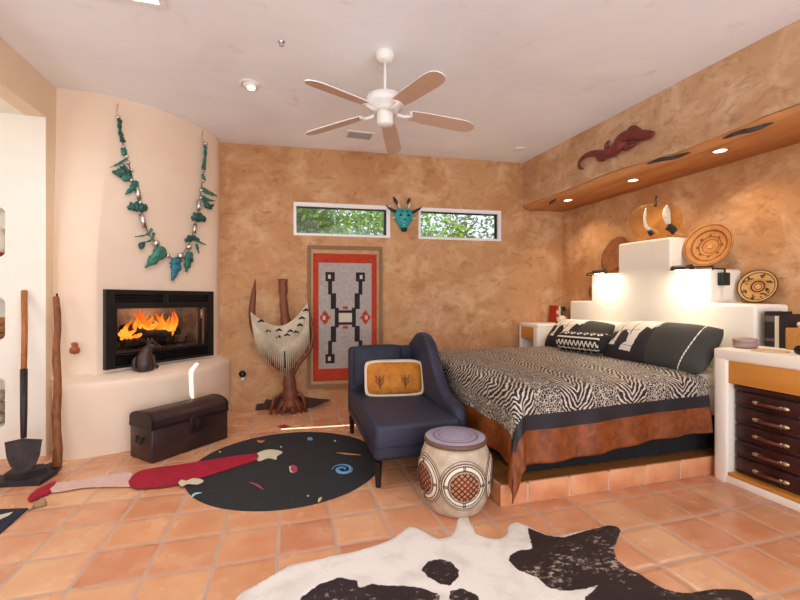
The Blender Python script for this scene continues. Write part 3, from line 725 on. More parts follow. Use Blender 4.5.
# ================================================================== TRUNK
tA, tB = onz(151.6, 464.3), onz(228, 438.2); tu = (tB-tA).normalized(); tn = V((-tu.y, tu.x, 0)); TL = (tB-tA).length; TD = .33
tr = thing('storage_trunk', 'dark brown leather trunk with domed lid on the tiles below the hearth', 'trunk', tA+tu*TL/2+tn*TD/2)
def tm(s, d, z): return tA+tu*s+tn*d+V((0, 0, z))
MT = frame_m(tA, tu, tn, V((0, 0, 1)))
MB().box((0, 0, .0), (TL, TD, .275), bev=.012, M4=MT).build('body', m_trunk, tr)
pr = [(0, .278), (0, .335)]+[(TD/2-TD/2*cos(a), .335+.065*sin(a)) for a in [pi*k/14 for k in range(1, 14)]]+[(TD, .335), (TD, .278)]
MB().prism([tm(0, d, z) for d, z in pr], tu*TL).build('lid', m_trunk, tr)
q = MB()
for s0 in (0, TL-.022):
    q.prism([tm(s0-.003*(s0 == 0)+.003*(s0 > 0), (d-TD/2)*1.02+TD/2, .278+(z-.278)*1.02) for d, z in pr], tu*.022)
q.box((-.004, -.006, .265), (TL+.004, TD+.006, .29), M4=MT)
q.build('edge_band', m_trunk2, tr)
q = MB(); q.box((TL*.45, -.014, .15), (TL*.45+.15, -.001, .30), bev=.004, M4=MT); q.box((TL*.45+.055, -.024, .19), (TL*.45+.095, -.012, .27), bev=.004, M4=MT)
q.build('hasp', m_trunk2, tr)
q = MB(); q.tube([tm(-.006, .12, .2), tm(-.02, .125, .15), tm(-.02, .20, .15), tm(-.006, .205, .2)], .009); q.build('handle', m_trunk2, tr)

# ================================================================== SHOVEL, POLE, PLANKS, ALCOVE THINGS
sb = V((-1.99, 3.80, .0)); top = ony(24.2, 291, AY-.02)
sb = V((-1.86, 3.4, 0)); sh = thing('shovel', 'old round-shouldered shovel with ash handle leaning against the white alcove wall', 'shovel', V((sb.x, sb.y, .05)))
tip = onz(23.5, 471.5, .079)
ax = (top-tip).normalized(); sx = V((1, 0, 0)); sn = sx.cross(ax)
L = (top-tip).length
def shp(a, t, o=0.): return tip+sx*a+ax*t+sn*o
MB().tube([shp(.0, L*.52), shp(.004, L*.75), shp(0, L)], [.019, .02, .021]).build('handle', m_handle, sh)
MB().tube([shp(0, .24, .0), shp(0, L*.3), shp(0, L*.53)], [.018, .022, .024]).build('socket', m_iron, sh)
out = [(a*.80, t*.84) for a, t in ((0, 0), (.055, .010), (.095, .05), (.125, .13), (.14, .25), (.06, .262), (.0, .28), (-.06, .262), (-.14, .25), (-.125, .13), (-.095, .05), (-.055, .010))]
q = MB(); pts = [shp(a, t, -.25*a*a*6*.12) for a, t in out]
q.prism(pts, sn*.008); q.tube([shp(-.111, .21, 0), shp(0, .228, .004), shp(.111, .21, 0)], .009); q.build('blade', m_iron, sh)
q = MB(); pt = ony(57, 297, 4.03)
b0 = onz(57, 467, .036); b0 = V((b0.x, b0.y, .036))
MB().tube([b0.lerp(pt, k/10)+V((.006*sin(k*1.7), 0, 0)) for k in range(11)], [.031-.008*k/10+.002*sin(k*2.3) for k in range(11)], n=10).build('wooden_pole', m_pole)
tag(bpy.data.objects['wooden_pole'], 'tall rough brown pole standing upright beside the shovel', 'pole')
MB().tube([pt, pt+V((0, 0, .03))], .007).build('nail', m_iron, bpy.data.objects['wooden_pole'])
def slabpoly(name, px, z0, z1, m):
    P = [V((q_.x, q_.y, z0)) for q_ in (onz(x, y, z1) for x, y in px)]; return MB().prism(P, (0, 0, z1-z0)).build(name, m)
tag(slabpoly('wood_plank', [(-30, 488), (0, 483), (40, 481), (57, 470), (62, 462), (52, 462), (20, 473), (-30, 478)], 0, .034, m_plank), 'long dark weathered plank lying along the tiles under pole and shovel', 'plank')
tag(slabpoly('stone_block', [(4, 474), (20, 474.5), (47, 467), (44, 463.5), (14, 467)], .035, .075, m_plank), 'short dark block on the plank directly beneath the shovel blade', 'block')

def niche(z): return V(((NX1-.135), AY+.12, z))
pq = niche(1.676)
ptt = thing('clay_pot', 'white clay pot with red foot in the topmost alcove niche', 'pot', pq)
MB().lathe([(.07, 0), (.095, .03), (.10, .045)], pq).build('foot', m_potr, ptt)
MB().lathe([(.10, .045), (.118, .1), (.112, .17), (.07, .21), (.062, .23), (.07, .25), (.06, .25)], pq).build('body', m_pot, ptt)
for k in range(3):
    pq = niche(.988)+V((.02 if k == 2 else -.02+.03*k, -.02, .062*k))
    q = MB(); q.lathe([(.02, 0), (.10-.008*k, .008), (.112-.01*k, .03), (.098-.008*k, .055), (.02, .061)], pq)
    tag(q.build('woven_bowl', m_loaf), ['lowest of three woven grass bowls stacked in the middle alcove niche', 'second of three stacked woven grass bowls in the middle alcove niche', 'topmost of three woven grass bowls stacked in the middle alcove niche'][k], 'bowl', 'woven bowls in the alcove niche')
for k in range(3):
    pq = niche(.26)+V((0, -.02, .095*k))
    rt = thing('rolled_towel', ['rolled cream towel at the bottom of the low alcove niche', 'rolled cream towel between two others in the low alcove niche', 'rolled cream towel on top of the pile in the low alcove niche'][k], 'towel', pq, 'towels in the alcove niche')
    MB().tube([pq+V((0, -.08, .047)), pq+V((0, .10, .047))], .046, n=20).build('roll', m_towel, rt)
    q = MB()
    for r_ in (.036, .022): q.tube([pq+V((r_*cos(a), -.082, .047+r_*sin(a))) for a in [2*pi*i/20 for i in range(20)]], .0035, n=6, cap=False)
    q.build('border', m_towelr, rt)

# ================================================================== RUGS
RR = .742
rc = V((.012, 3.375, 0))
rg = MB()
rg.lathe([(RR, .0), (RR+.002, .006), (RR-.006, .012)], rc, n=96)
def decor(mb, px, mi, z=.0125, h=.003): mb.prism([onz(x, y, z) for x, y in px], (0, 0, h), mi)
def strokef(mb, px, wd, mi, z=.013):
    P = [onz(x, y, z) for x, y in px]; P = cat_rom(P, 6) if len(P) > 2 else P
    mb.tube(P, [wd*max(.25, sin(pi*(k+.6)/(len(P)+.2))) for k in range(len(P))], mi, n=6, flat=V((0, 0, 1)))
sp = [(343+ (11*(k/16))*cos(-k*.75+2.6), 469.5+(5.6*(k/16))*sin(-k*.75+2.6)) for k in range(3, 17)]
strokef(rg, sp, .02, 1)
strokef(rg, [(336.5, 452.5), (348, 454), (361, 455)], .012, 4)
strokef(rg, [(249, 482), (257, 485), (263.5, 489.5)], .010, 5)
decor(rg, [(289, 467), (293, 465), (297, 467), (297.5, 471), (294, 473.5), (292, 472), (293, 469.5)], 5); decor(rg, [(289, 467), (291, 466), (291, 470), (293, 473), (290, 472)], 2, .0126)
strokef(rg, [(318.5, 502), (320, 499), (321.5, 497)], .012, 6)
strokef(rg, [(191, 498), (195, 494), (202, 492.5)], .012, 3)
decor(rg, [(307, 438), (312, 437.5), (313, 440), (308, 440.5)], 1)
decor(rg, [(257, 440), (262, 441), (265, 440), (262, 443), (257.5, 442)], 4)
for x, y in ((220, 452), (308, 496), (335, 441), (281, 447)): decor(rg, [(x-1.2, y), (x, y-.8), (x+1.2, y), (x, y+.8)], 2)
tag(rg.build('round_rug', [m_rugblk, m_bluew, m_creamw, m_aquaw, m_orangew, m_rose, m_yell]), 'round charcoal rug scattered with a blue spiral and small coloured shapes', 'rug')
def zz(px): return [(10+x/2.0513, 410+y/2.0513) for x, y in px]
lr = thing('leg_shaped_rug', 'long crimson and pink leg-shaped rug crossing the round charcoal rug', 'rug', onz(140, 482))
def flat_rug(name, px, m, z=.016, h=.006):
    P = [onz(x, y, z) for x, y in zz(px)]; P = cat_rom(P+[P[0]], 4)[:-1]
    q = MB(); q.prism(P, (0, 0, h-.0)); return q.build(name, m, lr)
flat_rug('stocking', [(243, 147), (262, 128), (300, 119), (350, 113), (400, 105), (450, 97), (505, 91), (505, 103), (470, 115), (430, 128), (395, 139), (330, 155), (265, 161), (247, 157)], m_crim)
flat_rug('leg', [(90, 151), (160, 142), (220, 131), (250, 131), (246, 145), (250, 157), (200, 158), (150, 160), (95, 169), (82, 166)], m_pink, .010)
flat_rug('shoe', [(36, 184), (46, 173), (66, 160), (92, 149), (92, 156), (80, 166), (84, 170), (60, 182), (42, 189)], m_crim, .006, .012)
flat_rug('cuff', [(503, 93), (515, 86), (535, 82), (559, 87), (548, 95), (546, 102), (530, 99), (510, 105)], m_creamw)
flat_rug('ruffle', [(345, 150), (352, 144), (362, 146), (375, 141), (392, 143), (397, 147), (385, 153), (365, 152), (352, 157)], m_creamw, .021, .004)
tag(MB().prism([onz(x, y, .001) for x, y in ((277, 427), (284, 424.6), (290, 426.5), (283, 428.6))], (0, 0, .004)).build('felt_scrap', m_crim), 'tiny crimson felt scrap on the tiles behind the round rug', 'scrap')
# corner of a navy runner with a tassel
nr = thing('navy_runner', 'corner of a navy rug with pale border and a tassel on the tiles', 'rug', onz(5, 522))
A_ = [onz(x, y, .001) for x, y in ((-60, 526), (0, 510.5), (28, 509.5), (0, 534), (-60, 585))]
MB().prism(A_, (0, 0, .010)).build('field', m_navyw, nr)
MB().prism([onz(x, y, .012) for x, y in ((-40, 522.5), (0, 515), (13, 512), (9, 515.5), (0, 519.5), (-40, 533))], (0, 0, .002)).build('border', m_creamw, nr)
q = MB(); ta, tb = onz(28.5, 510, .008), onz(44, 502, .02)
q.tube([ta, ta.lerp(tb, .3)], .008)
q.tube([ta.lerp(tb, k/6) for k in range(2, 7)], [.012, .022, .026, .03, .034], n=10)
q.build('tassel', m_bookt, nr)

# cowhide
HO = [(225, 612), (240, 594), (262, 582), (289, 566), (310, 562), (331, 557), (352, 553), (373, 547), (384, 543), (393, 539), (402, 532), (409, 527), (417, 528), (425, 532), (432, 537), (441.5, 539.5), (451, 537), (456, 528), (457.5, 519), (462, 516.5), (468, 517.5), (470, 523), (476, 534), (488, 538), (500, 539.5), (507, 535), (508, 526), (516, 522), (526, 525), (532.5, 529), (541, 533), (552, 536.5), (562, 536), (571.5, 534), (586, 531), (598, 529), (608, 526), (617, 526.5), (620.5, 531), (617, 541), (614, 550), (617, 561), (627, 569), (640, 575), (650, 582), (662, 589), (675, 593), (688.5, 594.5), (702, 592), (714.5, 590), (728, 590), (742, 591), (752, 597), (758, 606)]
hp = [onz(x, y) for x, y in HO]
hp = [(p.x, p.y) for p in hp]+[(1.75, 1.15), (1.35, 1.02), (1.28, .72), (1.12, .62), (1.02, .85), (.6, .72), (.25, .55), (-.05, .62), (-.2, .9), (-.35, 1.2)]
def fl(px): return [(lambda p: (p.x, p.y))(onz(x, y)) for x, y in px]
PAT = [fl([(421, 572), (428, 563), (440, 560), (452, 564), (459, 573), (458, 580), (450, 588), (440, 586), (428, 579)]),
       fl([(527, 528.5), (545, 536), (564, 539), (585, 532), (606, 525.5), (640, 532), (640, 560), (760, 580), (775, 640), (585, 630), (585, 600), (597, 588), (580, 592), (564, 593), (549, 590), (537, 579), (519, 573), (508.5, 563), (510, 557), (520, 552), (532, 551), (530, 540)]),
       fl([(300, 600), (320, 586), (340, 579), (357, 583), (359, 590), (372, 586), (393, 588), (405, 588), (421, 590), (440, 597), (435, 625), (300, 625)]),
       fl([(449, 600), (450, 593), (461, 590.5), (478, 597), (482, 612), (455, 612)])]
hx0, hx1 = min(p[0] for p in hp)-.02, max(p[0] for p in hp)+.02; hy0, hy1 = min(p[1] for p in hp)-.02, max(p[1] for p in hp)+.02
st = .0125; nx, ny = int((hx1-hx0)/st), int((hy1-hy0)/st)
me = bpy.data.meshes.new('cowhide_rug'); idx = {}; vs = []; fs = []; pv = []
SD = {}
for j in range(ny+1):
    for i in range(nx+1):
        x, y = hx0+i*st, hy0+j*st; SD[i, j] = sdf(x, y, hp)
def hv(i, j):
    if (i, j) not in idx:
        x, y = hx0+i*st, hy0+j*st; s = SD[i, j]
        if s > 0:       # pull rim vertices onto the outline
            e_ = .004; gx = (sdf(x+e_, y, hp)-s)/e_; gy = (sdf(x, y+e_, hp)-s)/e_; x -= gx*s; y -= gy*s; s = 0
        idx[i, j] = len(vs); vs.append((x, y, .004+.005*smooth(-s/.03)+.002*mnoise.noise(V((x*5, y*5, 0)))))
        d = min(sdf(x, y, P) for P in PAT); pv.append(max(0, min(1, .5-d/.06)))
    return idx[i, j]
for j in range(ny):
    for i in range(nx):
        c4 = [(i, j), (i+1, j), (i+1, j+1), (i, j+1)]
        if sum(SD[q] <= 0 for q in c4) >= 2: fs.append([hv(*q) for q in c4])
me.from_pydata(vs, [], fs); me.materials.append(m_hide)
a_ = me.attributes.new('patch', 'FLOAT', 'POINT')
for k, q in enumerate(pv): a_.data[k].value = q
for p in me.polygons: p.use_smooth = True
ho = bpy.data.objects.new('cowhide_rug', me); COL.objects.link(ho)
sm_ = ho.modifiers.new('thick', 'SOLIDIFY'); sm_.thickness = .005; sm_.offset = -.7
tag(ho, 'black and white cowhide spread on the terracotta tiles', 'rug')

# ================================================================== BED PLATFORM, HEADBOARD, NIGHTSTANDS
PX0, PY0 = 1.31, 2.29; PZ = .139
plat = thing('bed_platform', 'low tiled bed platform with terracotta risers and wooden top', 'platform', (2.3, 3.4, 0))
pc = MB(); pc.box((PX0+.006, PY0+.006, 0), (3.48, 4.385, PZ-.012)); pc.build('core', m_grout, plat)
MB().box((PX0+.012, PY0+.012, PZ-.011), (3.48, 4.385, PZ), bev=.004).build('top', m_platwood, plat)
ri = MB(); x = 1.509-.321
while x < 3.48:
    a, b2 = max(x+.008, PX0), min(x+.321-.008, 3.48)
    if b2-a > .02: ri.box((a, PY0, .004), (b2, PY0+.03, PZ-.003), bev=.006)
    x += .321
y = PY0+.01
while y < 4.37: ri.box((PX0, y+.006, .004), (PX0+.03, min(y+.305, 4.38), PZ-.003), bev=.006); y += .315
part(ri.build('riser', m_riser, plat), 'terracotta riser tiles')

hbX = 3.5
steps = [(2.257, 0), (2.257, 1.285), (2.592, 1.295), (2.592, 1.59), (2.974, 1.60), (2.974, 1.92), (3.605, 1.935), (3.605, 1.62), (4.01, 1.62), (4.01, 1.31), (4.385, 1.31), (4.385, 0)]
# front plane polygon, extruded back to the wall; split in columns so each block is a clean prism
bm = bmesh.new()
fv = [bm.verts.new((hbX, y, z)) for y, z in steps]; bv = [bm.verts.new((wall_x(y)-.006, y, z)) for y, z in steps]
bm.faces.new(fv); bm.faces.new(bv[::-1]); n = len(steps)
for i in range(n): bm.faces.new((fv[i], bv[i], bv[(i+1) % n], fv[(i+1) % n]))
bmesh.ops.recalc_face_normals(bm, faces=bm.faces)
ed = [e_ for e_ in bm.edges if max(v_.co.x for v_ in e_.verts) < hbX+.01 or (min(v_.co.x for v_ in e_.verts) < hbX+.01)]
bmesh.ops.bevel(bm, geom=ed, offset=.022, segments=3, affect='EDGES', profile=.5)
hq = MB().bm(bm, 0, False)
hdb = hq.build('headboard', m_headp); tag(hdb, 'stepped white plaster headboard built against the tan wall', 'headboard')
for p in hdb.data.polygons: p.use_smooth = False

NF = 3.06; NT = .965
def nightstand(y0, y1, zt, label, base_h, far):
    NF = 3.03 if far else 3.06; t_ = .1; t2 = .02 if far else t_; inner0, inner1 = (y0+t_, y1-t2)
    o = thing('nightstand', label, 'nightstand', ((NF+3.5)/2, (y0+y1)/2, 0))
    q = MB(); xb = lambda y: min(wall_x(y), wall_x(y1))-.008
    x1 = xb(y1)
    q.box((NF, y1-t2, -.018), (x1, y1, zt-.006), bev=.018 if not far else .012); q.box((NF, y0, -.018), (x1, y0+t_, zt-.006), bev=.018)
    q.box((NF-.001, y0-.001, zt-(.052 if far else .086)), (x1-.002, y1+.001, zt), bev=.016)
    q.box((NF+.003, y0+.03, 0), (x1, y1-.03, .052), bev=.004); q.box((x1-.03, y0+.03, .02), (x1, y1-.03, zt-.02))
    q.build('body', m_headp, o)
    dw = MB().box((NF+.012, inner0-.004, zt-(.20 if far else .245)), (NF+.45, inner1+.004, zt-(.05 if far else .083)), bev=.004).build('drawer', m_drawer, o)
    if not far:
        MB().box((NF+.006, inner0-.004, .0525), (x1-.04, inner1+.004, .078), bev=.003).build('shelf', m_drawer, o)
    return o
nightstand(1.38, 2.254, NT, 'white plaster nightstand with orange drawer holding the dark leather chest', .06, False)
nightstand(4.395, 4.81, 1.015, 'white plaster nightstand in the room corner behind the bed', .06, True)
# far nightstand lower wooden shelf shadow is the open bay itself

ch = thing('leather_chest', 'dark oxblood leather chest of five drawers under the plaster nightstand', 'chest', (3.3, 1.93, .08))
CX = 3.115; CY0, CY1 = 1.50, 2.142
MB().box((CX+.015, CY0, .079), (3.6, CY1, .70), bev=.006).build('case', m_leather, ch)
MB().box((CX-.008, CY0, .678), (3.61, CY1, .712), bev=.008).build('top', m_leather, ch)
zc = [.083, .202, .321, .440, .559, .676]
for k in range(5):
    z0, z1 = zc[k]+.004, zc[k+1]-.004
    q = MB(); q.box((CX, CY0+.004, z0), (CX+.03, CY1-.004, z1), bev=.010)
    q.tube([(CX-.001, CY0+.01, z0+.012), (CX-.001, CY1-.01, z0+.012)], .005); q.tube([(CX-.001, CY0+.01, z1-.012), (CX-.001, CY1-.01, z1-.012)], .005)
    d_ = q.build('drawer', m_leather, ch)
    zm = (z0+z1)/2-.005
    for yy in ((1.915,)):
        q = MB(); q.tube([(CX-.006, yy-.075, zm), (CX-.03, yy-.05, zm), (CX-.034, yy, zm), (CX-.03, yy+.05, zm), (CX-.006, yy+.075, zm)], [.010, .013, .014, .013, .010], n=10)
        q.build('handle', m_strap, d_)
        for s_ in (-1, 1):
            q = MB(); q.ball((CX-.008, yy+s_*.085, zm), (.012, .024, .015)); q.ball((CX-.012, yy+s_*.062, zm), (.016, .014, .016)); part(q.build('mount', m_brass, d_), 'brass handle mount')

# ================================================================== BED
BX0, BX1, BY0, BY1, BZ = 1.47, 3.47, 2.335, 4.265, .755
bed = thing('bed', 'large low bed with zebra and leopard print bedspread and rust velvet border', 'bed', ((BX0+BX1)/2, 3.3, PZ))
MB().box((BX0+.03, BY0+.03, .40), (BX1, BY1-.03, BZ-.01), bev=.06, seg=4).build('mattress', m_sheet, bed)
MB().box((BX0+.08, BY0+.08, PZ+.001), (BX1, BY1-.08, .40), bev=.01).build('base', m_skirt, bed)
# pleated skirt
q = MB(); per = []
for k in range(200): per.append((lerp(3.40, BX0+.07, k/199), BY0+.085, 0, -1))
for k in range(190): per.append((BX0+.07, lerp(BY0+.085, BY1-.08, k/189), -1, 0))
vs = []
for k, (x, y, nx_, ny_) in enumerate(per):
    wv_ = .012*sin(k*.62)+.008*mnoise.noise(V((k*.13, 0, 0)))
    for z, a in ((.42, .3), (.28, .8), (PZ+.003, 1.2)): vs.append((x+nx_*wv_*a, y+ny_*wv_*a, z))
fs = []
for k in range(len(per)-1):
    for j in range(2): fs.append((k*3+j, (k+1)*3+j, (k+1)*3+j+1, k*3+j+1))
q.add(vs, fs, 0, True); q.build('bed_skirt', m_skirt, bed)
# bedspread: a cloth over the mattress, hanging at foot and both sides
DR = .50
US = 3.035     # head end of the spread
def spread_pos(u, v, lift=0.):
    cx, cy = max(BX0, u), max(BY0, min(BY1, v)); ox, oy = u-cx, (v-cy)*(1-.16*smooth((u-BX0)/1.5)); s = math.hypot(ox, oy)
    puff = .018*(1-abs((cy-3.3)/.97)**3)
    zt = BZ+lift+puff*.8+.006*mnoise.noise(V((u*3.1, v*3.1, 2)))
    if s < 1e-6:
        ed_ = min(cx-BX0, cy-BY0, BY1-cy); return V((cx, cy, zt-.02*smooth(1-ed_/.12)))
    n = V((ox, oy, 0))/s; R = .055
    zt -= .02
    along = u if abs(oy) > abs(ox) else v
    corner = min(abs(ox), abs(oy))/(s+1e-6)
    if s < R*pi/2: a = s/R; h, z = R*sin(a), zt-R*(1-cos(a))
    else:
        k = s-R*pi/2; h = R+.045*k+(.013*sin(along*19+1)+.01*sin(along*7))*smooth(k/.35)+.16*k*corner; z = zt-R-k*.985
    z = max(z, .03 if corner > .2 else .165)
    return V((cx, cy, 0))+n*(h+lift)+V((0, 0, z))
EX = .515
u0, u1, v0, v1 = BX0-EX, US, BY0-EX, BY1+EX
def spread_mi(s, t):
    u, v = lerp(u0, u1, s), lerp(v0, v1, t)
    sd = max(BY0-v, v-BY1); ft = BX0-u
    if ft > .30 or sd > .29: return 2
    if sd > .185 and ft < .305: return 1
    return 0
q = MB(); q.grid(lambda s, t: spread_pos(lerp(u0, u1, s), lerp(v0, v1, t)), 148, 200, spread_mi, True, lambda s, t: (lerp(u0, u1, s), lerp(v0, v1, t)))
bs = q.build('bedspread', [m_spread, m_band, m_velvet], bed)
so = bs.modifiers.new('thick', 'SOLIDIFY'); so.thickness = .008; so.offset = 1
q = MB(); q.box((US-.07, BY0+.01, BZ-.12), (BX1, BY1-.01, BZ-.008), bev=.03, seg=3); q.build('sheet', m_sheet, bed)

def pillow_pts(w_, h_, t_):
    def fn(side):
        def f(a, b_):
            x, y = a*2-1, b_*2-1
            e_ = (1-abs(x)**2.6)*(1-abs(y)**2.6); th = t_/2*max(0, e_)**.55
            pin = 1-.10*abs(x)**4-.03*(1-x*x)*y**4
            pin2 = 1-.07*abs(y)**4-.03*(1-y*y)*x**4
            return V((x*w_/2*pin2, y*h_/2*pin, side*th))
        return f
    return fn
def pillow(name, o, xdir, ydir, w_, h_, t_, mats, paint=0, parent=None, nu=30, nv=20):
    xdir = V(xdir).normalized(); ydir = V(ydir); ydir = (ydir-xdir*ydir.dot(xdir)).normalized(); z = xdir.cross(ydir)
    M4 = frame_m(V(o), xdir, ydir, z); q = MB(); fn = pillow_pts(w_, h_, t_)
    q.grid(lambda a, b_: M4 @ fn(1)(a, b_), nu, nv, paint); q.grid(lambda a, b_: M4 @ fn(-1)(a, b_), nu, nv, 0)
    return q.build(name, mats, parent), M4

# printed shams: outlines drawn in sham coordinates (0..1)
def nrm(px, x0, x1, y0, y1): return [((x-x0)/(x1-x0), 1-(y-y0)/(y1-y0)) for x, y in px]
FIG = [nrm(p, 300, 745, 140, 320) for p in (
    [(322, 175), (335, 150), (400, 142), (470, 150), (545, 152), (540, 185), (520, 200), (495, 190), (480, 225), (478, 262), (470, 292), (412, 288), (420, 270), (440, 258), (432, 225), (402, 205), (385, 215), (380, 250), (378, 272), (336, 268), (345, 252), (362, 245), (365, 205), (340, 212), (325, 200)],)]
FLN = [nrm(p, 300, 745, 140, 320) for p in ([(385, 150), (372, 190), (380, 215)], [(470, 150), (440, 185), (440, 230)], [(545, 155), (520, 210), (498, 265)], [(345, 252), (378, 258)], [(420, 270), (475, 274)], [(402, 205), (432, 212), (470, 205)])]
def sham_paint(flip):
    def f(a, b_):
        if flip: a = a*.9-.06
        if any(lined(a, b_, L) < .004 for L in FLN) and .05 < a < .6: return 4
        if any(inpoly(a, b_, P) for P in FIG): return 2
        if a < .53: return 1
        if abs(a-(.88-.05*(1-b_)**2)) < .004: return 3
        return 0
    return f
dirup = V((.62, 0, .78))
mats_s = [m_greyp, m_plum, m_figw, m_figw, m_line]
# white sleeping pillows behind
for yc, lb in ((2.80, 'white pillow tucked behind the sham nearer the leather chest'), (3.78, 'white pillow tucked behind the sham nearer the window wall')):
    o_, _ = pillow('white_pillow', (3.355, yc, .925), (0, -1, 0), V((.4, 0, .9)), .80, .36, .15, [m_sheet]); tag(o_, lb, 'pillow', 'white pillows against the headboard')
o_, _ = pillow('printed_sham', (3.12, 2.785, .925), (.05, -1, 0), dirup, .99, .47, .27, mats_s, sham_paint(False), nu=210, nv=110)
tag(o_, 'dark pillow sham printed with white legs, beside the plaster nightstand with the leather chest', 'pillow', 'printed shams on the bed')
o_, _ = pillow('printed_sham', (3.15, 3.83, .91), (-.02, -1, 0), dirup, .93, .43, .26, mats_s, sham_paint(True), nu=210, nv=110)
tag(o_, 'dark pillow sham printed with white legs, behind the black patterned bolster', 'pillow', 'printed shams on the bed')
# bolster
bo0, bo1 = V((2.93, 3.80, .872)), V((3.0, 3.20, .885)); bx = (bo1-bo0).normalized(); bz = V((0, 0, 1)); by = bz.cross(bx); BL = (bo1-bo0).length
def bol(a, b_):
    t = 2*pi*b_; e_ = abs(2*a-1); r = .112*(1-.30*max(0, (e_-.80)/.2)**2.0); r = r*sqrt(max(0, 1-max(0, (e_-.93)/.07)**2))
    return bo0+bx*(a*BL)+(bz*sin(t)*.95+by*cos(t)*1.08)*r
def bol_paint(a, b_):
    u = a*9
    row = int(b_*11)
    if a < .05 or a > .95: return 0
    if row % 4 == 0: return 1 if abs((b_*11) % 1-.5) < .16 else 0
    if row % 4 == 1: return 1 if abs(((b_*11) % 1)-abs((u*1.3) % 1*2-1)) < .28 else 0
    if row % 4 == 2: return 1 if abs(((b_*11) % 1)-.5) < .12 or (abs(((b_*11) % 1)-.5) < .4 and (u % 1) < .12) else 0
    return 1 if abs(((b_*11) % 1)-.5)+abs((u*.8) % 1-.5) < .42 and abs(((b_*11) % 1)-.5)+abs((u*.8) % 1-.5) > .2 else 0
q = MB(); q.grid(bol, 110, 112, bol_paint)
tag(q.build('bolster', [m_mudb, m_figw]), 'black bolster cushion with white zigzag pattern resting on the bedspread', 'cushion')

# ================================================================== CHAISE
cx0, cx1, cy0, cy1 = .585, 1.265, 2.73, 4.02
cz = thing('chaise_chair', 'navy upholstered one-armed chaise chair at the foot of the bed', 'chair', ((cx0+cx1)/2, (cy0+cy1)/2, 0))
bm = bmesh.new(); bmesh.ops.create_cube(bm, size=1)
for v_ in bm.verts: v_.co = V((lerp(cx0, cx1-.02, v_.co.x+.5), lerp(cy0, cy1-.02, v_.co.y+.5), lerp(.187, .448, v_.co.z+.5)))
bmesh.ops.bevel(bm, geom=[e_ for e_ in bm.edges], offset=.04, segments=5, affect='EDGES', profile=.5)
MB().bm(bm).build('seat', m_navy, cz)
MB().tube([(cx0-.002, cy1-.1, .285), (cx0-.002, cy0+.035, .285), (cx0+.01, cy0+.008, .285), (cx0+.035, cy0-.002, .285), (cx1-.12, cy0-.002, .285)], .005, n=6).build('seam_piping', m_navyp, cz)
MB().box((cx0, cy1-.13, .20), (cx1-.03, cy1, .855), bev=.035, seg=4).build('backrest', m_navy, cz)
ap = cat_rom([(0, 4.03, .86), (0, 3.90, .93), (0, 3.76, 1.0), (0, 3.58, 1.0), (0, 3.44, .94), (0, 3.33, .82), (0, 3.22, .68), (0, 3.10, .585), (0, 2.96, .545), (0, 2.86, .53), (0, 2.80, .50)], 5)
bm = bmesh.new(); ol = [(p.y, p.z) for p in ap]+[(2.775, .44), (2.775, .20), (4.03, .20)]
xa, xb_ = cx1-.055, cx1+.05
va = [bm.verts.new((xa, y, z)) for y, z in ol]; vb = [bm.verts.new((xb_, y, z)) for y, z in ol]
bm.faces.new(va); bm.faces.new(vb[::-1]); n = len(ol)
for i in range(n): bm.faces.new((va[i], vb[i], vb[(i+1) % n], va[(i+1) % n]))
bmesh.ops.recalc_face_normals(bm, faces=bm.faces)
rim = [e_ for e_ in bm.edges if abs(e_.verts[0].co.x-e_.verts[1].co.x) < 1e-4]
bmesh.ops.bevel(bm, geom=rim, offset=.04, segments=4, affect='EDGES', profile=.5)
MB().bm(bm).build('arm', m_navy, cz)
for x, y in ((cx0+.035, cy0+.04), (cx1-.05, cy0+.06), (cx0+.035, cy1-.06), (cx1-.05, cy1-.06)):
    q = MB(); q.tube([(x, y, 0), (x, y, .18)], [.019, .030], n=4, smooth=False); q.build('leg', m_legwood, cz)
o_, _ = pillow('back_cushion', (.85, 3.79, .685), (1, .0, 0), V((0, .16, 1)), .49, .42, .13, [m_navyp]); tag(o_, 'square navy cushion against the chaise backrest', 'cushion')
o_, _ = pillow('cream_cushion', (.955, 3.68, .612), (1, -.12, 0), V((0, .30, 1)), .53, .30, .10, [m_trimc]); tag(o_, 'cream cushion barely showing behind the ochre pillow on the chaise', 'cushion')
def och(a, b_):
    x, y = a, b_
    for cx_ in (.24, .68):
        if lined(x, y, [(cx_, .18), (cx_, .55)]) < .012: return 1
        for k in range(3):
            for s_ in (-1, 1):
                if lined(x, y, [(cx_, .25+.07*k), (cx_+s_*.075, .40+.08*k)]) < .010: return 1
    return 0
o_, M4 = pillow('ochre_pillow', (.95, 3.575, .60), (1, -.14, 0), V((0, .36, 1)), .53, .31, .13, [m_ochre, m_embro], och, nu=80, nv=56)
tag(o_, 'ochre velvet pillow with two stitched palm sprigs on the chaise', 'pillow')
fn = pillow_pts(.53, .31, .13)(1)
rimp = [fn(k/20, 0) for k in range(21)]+[fn(1, k/12) for k in range(1, 13)]+[fn(1-k/20, 1) for k in range(1, 21)]+[fn(0, 1-k/12) for k in range(1, 12)]
MB().tube([M4 @ p for p in rimp]+[M4 @ rimp[0]], .017, n=6, cap=False).build('fringe', m_trimc, o_)

